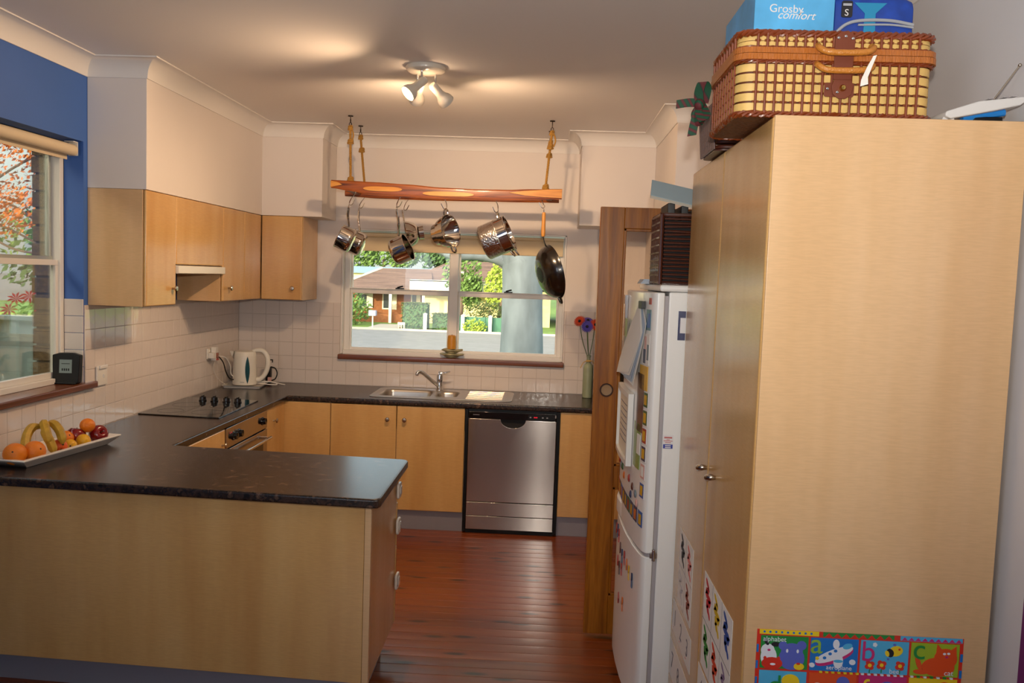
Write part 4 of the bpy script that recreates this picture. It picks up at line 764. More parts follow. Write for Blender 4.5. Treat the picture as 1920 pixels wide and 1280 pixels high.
bx, by, bz = 2.752, -3.905, 2.268
bow = MB().sphere((bx, by, bz), (.016, .02, .018), n=12, k=8).build('bow', 'tartan', t); bow['label'] = 'green tartan ribbon bow'
ribbon('ribbon_loop', [(bx, by, bz), (bx-.006, by-.015, bz+.03), (bx+.0, by-.035, bz+.055), (bx+.014, by-.025, bz+.04), (bx+.012, by, bz+.004)], (0.012, -.006, .0), bow); ribbon('ribbon_loop', [(bx, by, bz), (bx-.012, by, bz-.025), (bx-.006, by-.006, bz-.06), (bx+.008, by+.004, bz-.045), (bx+.006, by, bz-.004)], (.008, -.010, 0), bow)
ribbon('ribbon_loop', [(bx, by, bz), (bx-.004, by-.01, bz-.02), (bx+.006, by-.03, bz-.05), (bx+.018, by-.03, bz-.035), (bx+.008, by, bz)], (.009, -.004, .003), bow)
ribbon('ribbon_tail', [(bx, by, bz+.004), (bx-.030, by-.004, bz+.004), (bx-.066, by-.004, bz-.002)], (0, -.003, .0115), bow); ribbon('ribbon_tail', [(bx, by, bz), (bx-.012, by-.002, bz-.05), (bx-.018, by-.004, bz-.088)], (.012, -.004, .002), bow)
t.children  # hamper complete
# dark wicker basket behind the hamper
t = thing('wicker_basket', 'dark brown open-weave basket behind the picnic hamper', 'basket', (2.98, -3.53, 2.1705))
MB().prism(rrect(2.84, 3.12, -3.72, -3.48, .03), 'z', 2.1705, 2.175).build('base', 'wicker_dark', t)
for i in range(9): MB().tube([(x, y, 2.182+i*.016) for x, y in rrect(2.84-.0012*i, 3.12+.0012*i, -3.72, -3.48, .035, 3)], .006, 6, closed=True).build('weave_row', 'wicker_dark', t)
for i in range(13): MB().tube([(2.837, -3.71+i*.0185, 2.175), (2.826, -3.71+i*.0185, 2.315)], .004, 6).build('stake', 'wicker_dark', t)
# shoe box and blue cooler bag on the hamper
mat('box_blue', '#58aee4', .35, vary=.25, vscale=7); mat('box_pale', '#9fc4e4', .35, vary=.12, vscale=9); mat('box_deep', '#1f7cc8', .4); mat('bag_blue', '#173f9c', .6, vary=.2, vscale=30); mat('bag_teal', '#1d86b4', .6); mat('zip_grey', '#a3a6ad', .5)
t = thing('shoe_box', 'sky blue shoe box with white lettering standing on the picnic hamper', 'box', (2.96, -3.9, 2.3865))
MB().box(2.851, 3.047, -4.106, -3.748, 2.3865, 2.47).build('base', 'box_deep', t, bevel=.001, seg=1)
MB().box(2.847, 3.051, -4.11, -3.744, 2.405, 2.535).build('lid', 'box_blue', t, bevel=.0015, seg=1)
lettering('lettering', 'Grosby', .029, (2.884, -4.1108, 2.466), (1, 0, -.02), (.02, 0, 1), 'sticker_white', t, .0004); lettering('lettering', 'comfort', .029, (2.905, -4.1108, 2.450), (1, 0, -.02), (.02, 0, 1), 'sticker_white', t, .0004, shear=.35)
t = thing('cooler_bag', 'royal blue zipped fabric cooler bag with teal panel on the hamper', 'bag', (3.16, -4.0, 2.3865))
BXc, BX0, BX1 = 3.155, 3.056, 3.268
def bagsec(x):   # rounded cross section
    e = abs(x-BXc)/(BX1-BXc); k = 1-.10*e**4; return [(-4.0+(y)*k, 2.387+(z)*k+.0) for y, z in rrect(-.085, .085, 0, .142, .032, 5)]
vs, fs = [], []; xs = [BX0, BX0+.006, BX0+.02, 3.09, 3.118, 3.125, 3.15, 3.185, 3.192, 3.22, BX1-.02, BX1-.006, BX1]; k = 24
for i, x in enumerate(xs):
    s_ = bagsec(x); g_ = .86 if i in (0, len(xs)-1) else 1; k = len(s_)
    vs += [(x, -4.0+(y+4.0)*g_, 2.387+(z-2.387)*(.97 if g_ < 1 else 1)+(.003 if g_ < 1 else 0)) for y, z in s_]
for i in range(len(xs)-1):
    for j in range(k): fs.append((i*k+j, i*k+(j+1) % k, (i+1)*k+(j+1) % k, (i+1)*k+j))
fs += [tuple(range(k))[::-1], tuple((len(xs)-1)*k+j for j in range(k))]
bg_ = MB().mesh(vs, fs).build('body', 'bag_blue', t, smooth=50)
MB().prism([(3.134, 2.398), (3.166, 2.398), (3.164, 2.475), (3.192, 2.502), (3.108, 2.502), (3.136, 2.475)], 'y', -4.0868, -4.084).build('panel', 'bag_teal', t, bevel=.0005, seg=1)
MB().tube(bez([(3.06, -4.087, 2.420), (3.09, -4.0885, 2.446), (3.13, -4.0895, 2.456), (3.20, -4.0895, 2.457), (3.262, -4.085, 2.449)], 6), .0042, 8).build('zip', 'zip_grey', t); MB().tube(bez([(3.12, -4.088, 2.445), (3.20, -4.0885, 2.447), (3.262, -4.086, 2.442)], 6), .0028, 8).build('zip', 'zip_grey', t)
pt = MB().prism(rrect(3.076, 3.104, 2.464, 2.506, .005), 'y', -4.0875, -4.084).build('logo_patch', 'ab_black', t); lettering('lettering', 'S', .024, (3.083, -4.0880, 2.468), (1, 0, -.05), (.05, 0, 1), 'sticker_white', pt, .0003); MB().box(3.079, 3.101, -4.0882, -4.087, 2.493, 2.499).build('logo_bar', 'zip_grey', pt)
# white cordless phone base / radio with aerial
t = thing('radio_receiver', 'white slanted handset base with thin aerial on the pantry corner', 'receiver', (3.37, -4.24, 2.1705))
mat('dev_white', '#cfcdcb', .4, coat=.2); mat('dev_blue', '#1c7ccc', .35, coat=.3)
MB().prism([(3.282, 2.1845), (3.295, 2.178), (3.40, 2.200), (3.458, 2.214), (3.473, 2.226), (3.470, 2.236), (3.36, 2.222), (3.284, 2.196)], 'y', -4.262, -4.15).build('case', 'dev_white', t, bevel=.004)
MB().prism([(3.276, 2.1705), (3.31, 2.1705), (3.31, 2.183), (3.284, 2.186)], 'y', -4.25, -4.16).build('front_lip', 'dev_white', t, bevel=.002)
MB().tube([(3.335, -4.232, 2.184), (3.435, -4.232, 2.202)], .009, 10).build('stand', 'dev_blue', t); MB().box(3.36, 3.43, -4.24, -4.16, 2.1706, 2.19).build('foot', 'black', t, bevel=.003)
ae = MB().tube([(3.412, -4.21, 2.226), (3.472, -4.215, 2.318)], .0022, 8).build('aerial', 'nickel', t); MB().sphere((3.473, -4.215, 2.320), .0048, n=10, k=6).build('aerial_tip', 'nickel', ae)
for x in (3.39, 3.425, 3.445): MB().prism([(x, 2.2265+(x-3.36)*.127), (x+.012, 2.2280+(x-3.36)*.127), (x+.012, 2.2295+(x-3.36)*.127), (x, 2.228+(x-3.36)*.127)], 'y', -4.245, -4.225).build('button', 'gasket', t)
# dark wicker basket of folders on the fridge
t = thing('folder_basket', 'dark reddish wicker basket full of folders on top of the fridge', 'basket', (2.92, -2.95, 1.7525))
QX0, QX1, QY0, QY1 = 2.772, 3.10, -3.065, -2.80
MB().box(QX0+.012, QX1-.012, QY0+.012, QY1-.012, 1.7525, 1.758).build('base', 'wicker_dark', t)
for i in range(17): z = 1.762+i*.0152; MB().tube([(QX0+.010, QY0+random.uniform(-.002, .002), z), (QX0+.12, QY0-.004, z+random.uniform(-.004, .004)), (QX1-.01, QY0, z)], .0042+random.uniform(0, .0012), 6).build('stick', 'wicker_dark', t)
for j in range(9):
    y = QY0+.012+j*.030
    for i in range(19): pass
    zz = [(QX0-.001+.006*math.sin(i*PI+j*PI), y+.004*math.sin(i*2.2), 1.757+i*.0142) for i in range(20)]
    MB().tube(zz, .0062, 6).build('weave_strand', 'wicker_dark', t)
for i in range(18): MB().tube([(QX0-.004*(-1)**i, QY0+.005, 1.760+i*.0145), (QX0-.001, (QY0+QY1)/2, 1.762+i*.0145), (QX0-.004*(-1)**i, QY1, 1.760+i*.0145)], .005, 6).build('weave_row', 'wicker_dark', t)
for x, y in ((QX0, QY0), (QX0, QY1), (QX1, QY0)): MB().tube([(x+.002, y, 1.753), (x, y, 2.022)], .008, 8).build('post', 'wicker_dark', t)
MB().tube([(x, y, 2.020) for x, y in rrect(QX0, QX1, QY0, QY1, .02, 3)], .0085, 8, closed=True).build('rim', 'wicker_dark', t)
MB().box(QX0+.014, QX0+.02, QY0+.014, QY1-.014, 1.758, 2.01).box(QX0+.02, QX1, QY0+.012, QY0+.016, 1.758, 2.0).build('lining', 'black_matt', t)
mat('folder_black', '#151517', .5); mat('book_blue', '#a9bec6', .5); mat('page_white', '#cfc8b8', .7)
for i, (x, h, tl_) in enumerate(((2.822, .31, -.04), (2.868, .30, -.02), (2.91, .29, .0), (2.96, .29, .02))):
    o = MB().box(-.014, .014, -.1, .1, 0, h).build('ring_folder', 'folder_black', bevel=.003); o.location = (x, -2.93, 1.76); o.rotation_euler = (0, tl_, 0)
    tag(o, ['black ring folder at the aisle side of the fridge basket, leaning', 'second black ring folder in the fridge basket', 'third black ring folder in the fridge basket', 'innermost black ring folder in the fridge basket'][i], 'folder', 'folders in the fridge basket')
t = thing('booklet', 'pale blue booklet lying tilted across the folders in the fridge basket', 'booklet', (2.86, -2.95, 2.1))
X = Matrix.Translation((2.835, -2.99, 2.098)) @ Matrix.Rotation(.20, 4, 'Y') @ Matrix.Rotation(.62, 4, 'X')
MB().box(-.105, .105, -.06, .06, 0, .012, X).build('pages', 'page_white', t); MB().box(-.107, .107, -.062, .062, .0122, .015, X).build('cover', 'book_blue', t, bevel=.0008, seg=1)
o = MB()
for i in range(5): o.box(2.735+.003*i, 2.79+.002*i, -2.76, -2.62+.004*i, 1.7525+.004*i, 1.756+.004*i)
tag(o.build('leaflet_stack', 'paper_blue'), 'small stack of leaflets on the fridge edge beside the basket', 'leaflets')
# ================================================================== ON THE WORKTOP
def adj(M): return M
kettle = t = thing('kettle', 'cream electric kettle with a narrow teal water gauge', 'kettle', (.165, -.30, .9145))
KM = Matrix.Translation((.163, -.300, .9145))
MB().lathe([(0, 0), (.076, 0), (.084, .004), (.086, .02), (.084, .10), (.080, .20), (.078, .232), (.072, .242), (.05, .248), (0, .250)], KM, 40).build('body', 'cream', t)
MB().prism([(.073, -.0), (.10, -.012), (.10, .012)], 'z', 1.12, 1.155).xf(Matrix.Translation((0, 0, 0))).bm.free()
MB().mesh([(.092, -.31, 1.158), (.07, -.335, 1.160), (.072, -.36, 1.158), (.10, -.355, 1.158), (.10, -.35, 1.10), (.085, -.345, 1.115)], [(0, 1, 2, 3), (1, 0, 5), (2, 1, 5), (3, 2, 5, 4), (0, 3, 4, 5)]).build('spout', 'cream', t, smooth=60)
MB().tube(bez([(.205, -.29, 1.15), (.245, -.285, 1.166), (.293, -.28, 1.158), (.322, -.278, 1.11), (.322, -.278, 1.04), (.30, -.28, .985), (.268, -.285, .955), (.235, -.29, .955)], 6), [.014, .015, .016, .0165]+[.017]*36+[.016, .015, .015], 14).build('handle', 'cream', t)
GM = Vector((.163+.086*math.cos(-1.02), -.300+.086*math.sin(-1.02), 0)); g = MB(); vs, fs = [], []
for i in range(13):
    f = i/12; z = .93+.195*f; wd = .016*math.sin(PI*f)**.8+.0005; r = .0862-.004*f+.0012
    for s_ in (-1, 0, 1): a = -1.02+s_*wd/.085; rr = r+(.003 if s_ == 0 else 0); vs.append((.163+rr*math.cos(a), -.300+rr*math.sin(a), z))
for i in range(12):
    for s_ in (0, 1): a = 3*i+s_; fs.append((a, a+1, a+4, a+3))
g.mesh(vs, fs).build('water_gauge', 'teal', t, smooth=60)
MB().box(.158, .19, -.3872, -.386, .9385, .9415).build('maker_mark', 'label_grey', t)
t = thing('kettle_tray', 'square white tray under the kettle', 'tray', (.155, -.27, .9))
TM = Matrix.Translation((.157, -.275, .9003)) @ Matrix.Rotation(.12, 4, 'Z')
MB().prism(rrect(-.13, .13, -.12, .12, .02), 'z', 0, .004).xf(TM).build('base', 'white_plastic', t)
ri = MB(); k = None
p = rrect(-.13, .13, -.12, .12, .02); q = rrect(-.142, .142, -.132, .132, .028); vs = [(x, y, .003) for x, y in p]+[(x, y, .014) for x, y in q]+[(x*.985, y*.985, .014) for x, y in q]+[(x*.985, y*.985, .0041) for x, y in p]; k = len(p); fs = []
for j in range(k): a, b = j, (j+1) % k; fs += [(a, b, b+k, a+k), (a+k, b+k, b+2*k, a+2*k), (a+2*k, b+2*k, b+3*k, a+3*k)]
ri.mesh(vs, fs).xf(TM).build('rim', 'white_plastic', t, smooth=50)
o = MB().tube(bez([(.235, -.265, .93), (.31, -.25, .935), (.37, -.24, .925), (.385, -.26, .916), (.34, -.285, .918), (.25, -.27, .922)], 6), .0042, 8).tube(bez([(.24, -.24, .92), (.32, -.2, .925), (.40, -.19, .912), (.42, -.17, .906)], 6), .0035, 8).build('power_cord', 'white_plastic', kettle)
t = thing('charger', 'black appliance charger with looped cable behind the kettle', 'charger', (.29, -.12, .9))
MB().prism(rrect(.262, .30, .901, 1.03, .006), 'y', -.145, -.105).build('body', 'black', t, bevel=.004); MB().box(.268, .276, -.13, -.12, 1.03, 1.085).box(.268, .312, -.13, -.12, 1.078, 1.086).box(.306, .312, -.13, -.12, 1.062, 1.08).build('hook_stand', 'black', t, bevel=.001)
MB().tube(bez([(.30, -.13, 1.03), (.335, -.14, 1.02), (.352, -.145, .985), (.34, -.15, .945), (.312, -.15, .93)], 6), .0045, 8).build('cable', 'black', t); MB().box(.286, .312, -.165, -.146, .92, .955).build('label', 'mag_pink', t, bevel=.002)
t = thing('storage_jar', 'dark glass jar standing in the corner behind the kettle', 'jar', (.06, -.12, .9)); mat('dark_glass', '#29363c', .1, coat=.5)
MB().lathe([(0, 0), (.04, 0), (.042, .01), (.042, .10), (.03, .12), (0, .122)], Matrix.Translation((.06, -.13, .9003)), 24).build('body', 'dark_glass', t)
# power point with plugs
t = thing('power_point', 'white double power point on the tiled wall beside the kettle', 'power point', (.01, -.57, 1.16))
XP = .0082
MB().box(XP, XP+.010, -.63, -.51, 1.122, 1.196).build('plate', 'white_plastic', t, bevel=.004); MB().box(XP+.010, XP+.014, -.60, -.585, 1.172, 1.185).box(XP+.010, XP+.014, -.555, -.54, 1.172, 1.185).build('switches', 'white_gloss', t, bevel=.001)
o = MB().box(XP+.0105, XP+.05, -.625, -.585, 1.128, 1.168).build('plug_adapter', 'white_plastic', bevel=.004); tag(o, 'chunky white plug in the near socket of the power point', 'plug')
t = thing('plug_in_freshener', 'plug-in air freshener with red-tipped bottle in the power point', 'air freshener', (.03, -.56, 1.12)); mat('amber', '#8a3a1c', .2, coat=.4)
MB().prism(rrect(-.585, -.535, 1.108, 1.205, .01), 'x', XP+.0145, XP+.05).build('shell', 'white_plastic', t, bevel=.005); MB().prism(rrect(-.577, -.543, 1.125, 1.165, .006), 'x', XP+.049, XP+.056).build('window', 'amber', t, bevel=.002); MB().prism(rrect(-.575, -.545, 1.112, 1.124, .004), 'x', XP+.049, XP+.058).build('tip', 'mag_red', t, bevel=.002)
t = thing('power_plug', 'black and white plug with two cables running to the kettle', 'plug', (.03, -.50, 1.15)); MB().box(XP+.0105, XP+.034, -.532, -.503, 1.15, 1.175).build('black_plug', 'black', t, bevel=.003); MB().box(XP+.0105, XP+.036, -.532, -.503, 1.125, 1.1495).build('white_plug', 'white_plastic', t, bevel=.003)
MB().tube(bez([(XP+.034, -.517, 1.145), (.07, -.48, 1.09), (.075, -.44, 1.02), (.09, -.41, .97), (.105, -.372, .955)], 6), .0042, 8).build('black_cable', 'black', t); MB().tube(bez([(XP+.036, -.515, 1.137), (.08, -.46, 1.12), (.09, -.40, 1.06), (.085, -.37, 1.0), (.10, -.36, .975)], 6), .0042, 8).build('white_cable', 'white_plastic', t)
MB().tube(bez([(XP+.03, -.56, 1.11), (.02, -.52, 1.03), (.03, -.45, .96), (.05, -.38, .92)], 6), .002, 6).build('thin_cable', 'white_plastic', t)
t = thing('light_switch', 'white wall switch plate with a raised top strip near the blue wall', 'switch', (.01, -2.02, 1.17))
MB().box(XP, XP+.011, -2.077, -1.972, 1.118, 1.222).build('plate', 'white_plastic', t, bevel=.004); MB().box(XP+.0112, XP+.02, -2.06, -1.985, 1.207, 1.224).build('top_strip', 'white_gloss', t, bevel=.002); MB().box(XP+.0112, XP+.016, -2.02, -2.008, 1.158, 1.176).build('rocker', 'white_gloss', t, bevel=.001)
# ------------------------------------------------------------------ fruit tray
mat('orange_skin', '#e07a10', .42, bump=.25, bscale=220, spec=.5); mat('mandarin_skin', '#dd5a12', .4, bump=.25, bscale=220); mat('lemon_skin', '#e0a818', .42, bump=.2, bscale=200); mat('banana_skin', '#b9922c', .5, vary=.22, vscale=30); mat('banana_tip', '#3a2a14', .7); mat('apple_skin', '#7a0f12', .16, coat=.5, vary=.3, vscale=25); mat('stem', '#4a3520', .7); mat('sticker_dark', '#26302c', .3)
t = thing('fruit_platter', 'long white rectangular ceramic platter holding fruit', 'platter', (.15, -2.72, .9))
FM = Matrix.Translation((.165, -2.715, .9003)) @ Matrix.Rotation(-.135, 4, 'Z')
lv = [(-.075, .262, 0), (.075, .262, 0), ]
def rr(w_, l_, z): return [(-w_, -l_, z), (w_, -l_, z), (w_, l_, z), (-w_, l_, z)]
vs = rr(.078, .262, 0)+rr(.112, .318, .036)+rr(.112, .318, .042)+rr(.098, .302, .042)+rr(.072, .256, .007); fs = [(3, 2, 1, 0)]
for i in range(4):
    for j in range(4): a, b = 4*i+j, 4*i+(j+1) % 4; fs.append((a, b, b+4, a+4))
fs.append((16, 17, 18, 19)); MB().mesh(vs, fs).xf(FM).build('dish', 'white_gloss', t, bevel=.002, smooth=30)
def fruit(name, label, cat, p, r, m, squash=.95, axis=(0, 0, 1), navel=True, grp='fruit on the white platter'):
    P = FM @ Vector(p); X = rot(P, axis); o = thing(name, label, cat, P, group=grp)
    prof = [(r*math.sin(PI*i/14), -r*squash*math.cos(PI*i/14)) for i in range(15)]; prof[-1] = (0, r*squash*.93); prof[-2] = (prof[-2][0], prof[-2][1]*.985)
    MB().lathe(prof, X, 24).build('flesh', m, o, smooth=60)
    if navel: MB().lathe([(0, r*squash*.93+.0008), (.0035, r*squash*.93+.001), (.005, r*squash*.94-.001)], X, 10).build('stem_scar', 'stem', o)
    return o
def pxp(): pass
fruit('orange', 'large orange at the left end of the platter', 'orange', (.03, -.270, .056), .046, 'orange_skin', axis=(.3, -.85, .4))
fruit('orange', 'large orange beside the bananas, second from the left end', 'orange', (.058, -.192, .054), .045, 'orange_skin', axis=(.8, -.3, .35))
fruit('mandarin', 'small deep orange mandarin under the banana tips', 'mandarin', (.060, -.045, .046), .034, 'mandarin_skin', axis=(.6, -.6, -.2))
fruit('mandarin', 'yellow-orange mandarin behind the small lemon', 'mandarin', (.018, .052, .064), .034, 'orange_skin', axis=(.7, -.3, .5))
fruit('lemon', 'small round lemon in the middle of the platter front', 'lemon', (.060, .025, .038), .029, 'lemon_skin', axis=(.5, -.8, .1))
fruit('lemon', 'larger lemon lying in front of the dark apple', 'lemon', (.062, .112, .042), .033, 'lemon_skin', axis=(.9, .2, .3), navel=False)
fruit('mandarin', 'bright mandarin perched on top of the apples', 'mandarin', (.040, .170, .104), .034, 'orange_skin', axis=(.2, -.2, 1), navel=False)
def apple(name, label, p, r, axis):
    P = FM @ Vector(p); X = rot(P, axis); o = thing(name, label, 'apple', P, group='fruit on the white platter')
    pr = [(0, -.78), (.2, -.86), (.45, -.88), (.75, -.68), (.95, -.25), (1, .15), (.9, .55), (.65, .83), (.38, .86), (.18, .72), (.06, .55), (0, .5)]
    MB().lathe([(a*r, b*r) for a, b in pr], X, 28).build('flesh', 'apple_skin', o, smooth=80); MB().tube([X @ Vector((0, 0, r*.5)), X @ Vector((.004, 0, r*.95))], .002, 6).build('stem', 'stem', o); return o, X
apple('apple', 'glossy dark red apple at the right end of the platter', (.055, .225, .054), .043, (.75, -.45, .45))
o, X = apple('apple', 'dark red apple with a sticker half hidden behind the lemon', (.005, .135, .056), .043, (.1, .2, .9))
def banana(label, pts, r=.0195):
    P = [FM @ Vector((p[0], p[1]-.03, p[2])) for p in pts]; o = thing('banana', label, 'banana', P[0], group='bananas on the platter'); Q = bez(P, 6); n = len(Q)
    rad = [r*min(1, .35+2.6*min(i, n-1-i)/n+.0) for i in range(n)]; rad[0] = .005; rad[-1] = .006
    MB().tube(Q, rad, 7).build('peel', 'banana_skin', o, smooth=25); MB().tube([Q[-1], Q[-1]+(Q[-1]-Q[-2]).normalized()*.006], [.006, .005], 7).build('tip', 'banana_tip', o); MB().tube([Q[0]-(Q[1]-Q[0]).normalized()*.014, Q[0]], [.006, .0065], 7).build('stalk', 'banana_tip', o)
banana('back banana of the bunch, bending left', [(.0, -.03, .135), (-.02, -.075, .138), (-.01, -.125, .11), (.015, -.165, .07), (.02, -.175, .05)])
banana('middle banana of the bunch, arching towards the camera', [(.0, -.028, .142), (.022, -.06, .155), (.05, -.085, .13), (.066, -.09, .09), (.068, -.085, .07)])
banana('right banana of the bunch, hanging tip down', [(.004, -.02, .138), (.035, -.02, .148), (.066, -.022, .12), (.082, -.025, .085), (.085, -.025, .062)])
banana('lowest banana of the bunch, tip near the platter rim', [(.0, -.034, .125), (.035, -.07, .115), (.066, -.082, .085), (.080, -.080, .05), (.084, -.076, .03)])
# black weather display on the side sill
t = thing('weather_display', 'small black digital display with a grey screen on the side window sill', 'display', (-.045, -2.25, 1.15))
DM = Matrix.Translation((-.045, -2.245, 1.1505)) @ Matrix.Rotation(.12, 4, 'Z') @ Matrix.Rotation(-.07, 4, 'X')
MB().prism([(-.062, .012), (-.052, 0), (.052, 0), (.062, .012), (.066, .145), (.03, .156), (-.03, .156), (-.066, .145)], 'y', -.022, .022).xf(DM).build('case', 'black', t, bevel=.005, seg=3)
mat('lcd', '#7f8f8e', .3); sc_ = MB().box(-.030, .030, -.0235, -.0215, .055, .122).xf(DM).build('screen', 'lcd', t, smooth=0)
for i, x in enumerate((-.018, -.008, .002, .012)): MB().box(x, x+.006, -.0242, -.0232, .066, .078).xf(DM).build('digit', 'black', sc_, smooth=0)
MB().box(-.02, .02, -.0242, -.0232, .10, .103).xf(DM).build('text_line', 'black', sc_, smooth=0); MB().box(-.05, .05, -.03, .03, -.0, .006).xf(DM).build('foot', 'black', t, bevel=.002)
# ------------------------------------------------------------------ candle on the sink window sill
mat('wax', '#c98a2a', .4, emit=None); mat('driftstone', '#a49c78', .7, vary=.25, vscale=40)
t = thing('candle', 'amber pillar candle on the window sill', 'candle', (1.637, .0, 1.215))
MB().lathe([(0, 0), (.033, 0), (.035, .05), (.031, .098), (.026, .103), (.012, .100), (0, .099)], Matrix.Translation((1.637, -.002, 1.206)), 24).build('wax', 'wax', t); MB().tube([(1.637, -.002, 1.304), (1.638, -.002, 1.318)], .0015, 6).build('wick', 'black', t)
t = thing('candle_holder', 'stacked shell-like stone candle holder on the sill', 'candle holder', (1.637, 0, 1.1365))
for i, (z, r, h, e) in enumerate(((1.1368, .05, .014, .0), (1.151, .088, .018, .5), (1.17, .045, .012, .2), (1.182, .080, .022, 1.9))):
    b = MB(); n = 26; vs = []; fs = []
    for k, (f, dz) in enumerate(((.55, 0), (.96, .55), (1.0, .8), (.94, 1.0), (.5, .85))):
        for j in range(n): a = 2*PI*j/n; q = r*f*(1+.10*math.sin(3*a+e)+.06*math.sin(7*a+e*2)); vs.append((1.637+q*math.cos(a), -.004+q*.5*math.sin(a), z+h*dz*(1 if k < 2 else 1+.25*math.sin(3*a+e))))
    for k in range(4):
        for j in range(n): fs.append((k*n+j, k*n+(j+1) % n, (k+1)*n+(j+1) % n, (k+1)*n+j))
    fs += [tuple(range(n))[::-1], tuple(4*n+j for j in range(n))]; b.mesh(vs, fs).build('shell_layer', 'driftstone', t, smooth=50)
# ------------------------------------------------------------------ bottle vase with gerberas
mat('frosted_green', '#8f9678', .45, vary=.08, vscale=12); mat('raffia', '#c9a35c', .8); mat('petal_orange', '#d8481c', .6); mat('petal_purple', '#5548b0', .6); mat('flower_eye', '#1c1420', .8); mat('stalk_green', '#4c6b38', .6)
t = thing('bottle_vase', 'frosted green glass bottle with raffia bow used as a vase', 'vase', (2.664, -.17, .9))
VM = Matrix.Translation((2.664, -.17, .9003))
MB().lathe([(0, 0), (.034, 0), (.037, .004), (.037, .215), (.033, .237), (.018, .255), (.0145, .265), (.0145, .30), (.017, .302), (.017, .312), (.012, .314), (.011, .29), (0, .28)], VM, 28).build('bottle', 'frosted_green', t)
ra = MB().lathe([(.0155, .262), (.019, .265), (.019, .275), (.0155, .278)], VM, 16).build('raffia_tie', 'raffia', t); MB().tube(bez([(2.66, -.19, 1.168), (2.63, -.20, 1.165), (2.612, -.2, 1.135), (2.605, -.2, 1.118)], 5), .003, 6).tube(bez([(2.664, -.19, 1.168), (2.69, -.205, 1.175), (2.702, -.205, 1.155)], 5), .003, 6).build('raffia_tail', 'raffia', ra)
for i, (p, d, m, lb) in enumerate((((2.588, -.165, 1.458), (-.35, -.75, .45), 'petal_orange', 'orange gerbera leaning left in the bottle vase'), ((2.640, -.235, 1.424), (-.02, -.95, .3), 'petal_purple', 'purple gerbera facing forward in the bottle vase'), ((2.700, -.185, 1.437), (.35, -.8, .3), 'petal_orange', 'orange gerbera at the right, partly behind the door'), ((2.650, -.12, 1.462), (.1, -.4, .8), 'petal_purple', 'purple gerbera at the back of the vase'))):
    o = thing('gerbera', lb, 'flower', p, group='gerberas in the bottle vase'); X = rot(p, d); pt = MB(); n = 22
    for L_, r0, tl_ in ((0, .048, .004), (1, .036, .010)):
        for k in range(n):
            a = 2*PI*(k+.5*L_)/n; ca, sa = math.cos(a), math.sin(a); wd = .0042
            pt.mesh([X @ Vector(v) for v in ((.008*ca-wd*.5*-sa, .008*sa-wd*.5*ca, tl_*.4), (.008*ca+wd*.5*-sa, .008*sa+wd*.5*ca, tl_*.4), (r0*.75*ca+wd*-sa, r0*.75*sa+wd*ca, tl_), (r0*ca, r0*sa, tl_*.7), (r0*.75*ca-wd*-sa, r0*.75*sa-wd*ca, tl_))], [(0, 1, 2, 3, 4)])
    pt.build('petals', m, o, smooth=0); MB().lathe([(0, .013), (.008, .012), (.011, .006), (.009, 0), (0, -.004)], X, 14).build('eye', 'flower_eye', o)
    MB().tube(bez([p, ((p[0]*.7+2.664*.3), (p[1]*.7-.17*.3), 1.33), (2.664+(p[0]-2.664)*.12, -.17+(p[1]+.17)*.15, 1.20)], 6), .0028, 6).build('stalk', 'stalk_green', o)
# things on the worktop behind the glass door
t = thing('microwave', 'black microwave on the worktop seen through the door glass', 'microwave', (2.90, -.35, .9))
MB().box(2.745, 3.05, -.52, -.12, .9005, 1.17).build('case', 'black', t, bevel=.004); MB().box(2.76, 2.96, -.524, -.5205, .93, 1.14).build('door', 'black_gloss', t, bevel=.002); MB().box(2.975, 3.04, -.524, -.5205, .93, 1.14).build('control_panel', 'gasket', t, bevel=.001); MB().box(2.75, 3.045, -.525, -.5205, .905, .922).build('trim_strip', 'steel_plain', t)
o = MB().box(2.76, 3.04, -.50, -.15, 1.1705, 1.26).build('storage_tin', 'paper_blue', bevel=.006); tag(o, 'pale blue storage tin on top of the microwave', 'tin')
# ================================================================== HANGING POT RACK AND PANS
t = thing('pot_rack', 'hanging timber pot rack of two live-edge planks on ropes', 'pot rack', (1.66, -.62, 2.3))
def slab(name, pts, y0, y1):
    vs, fs = [], []; n = len(pts)
    for (x, zt, zb) in pts:
        m_ = (zt+zb)/2; vs += [(x, y0+.008, zb), (x, y0, m_-.004), (x, y0+.003, zt-.008), (x, y0+.012, zt), (x, y1, zt-.002), (x, y1, zb+.002)]
    for i in range(n-1):
        for j in range(6): fs.append((6*i+j, 6*i+(j+1) % 6, 6*i+6+(j+1) % 6, 6*i+6+j))
    fs += [tuple(range(6))[::-1], tuple(6*n-6+j for j in range(6))]
    return MB().mesh(vs, fs).build(name, 'rack_wood', t, smooth=40)
def fine(k): 
    o = []
    for a, b in zip(k, k[1:]):
        for i in range(5): f = i/5; f2 = f*f*(3-2*f); o.append((a[0]+(b[0]-a[0])*f, a[1]+(b[1]-a[1])*f2, a[2]+(b[2]-a[2])*f2))
    return o+[k[-1]]
fp = slab('plank', fine([(.909, 2.352, 2.300), (1.03, 2.350, 2.284), (1.183, 2.346, 2.263), (1.40, 2.338, 2.256), (1.638, 2.324, 2.250), (1.88, 2.320, 2.251), (2.05, 2.323, 2.252), (2.23, 2.332, 2.262), (2.413, 2.339, 2.273)]), -.845, -.80)
bp_ = slab('plank', fine([(.906, 2.326, 2.285), (1.15, 2.32, 2.276), (1.48, 2.315, 2.274), (2.04, 2.318, 2.280), (2.40, 2.325, 2.285)]), -.445, -.40)
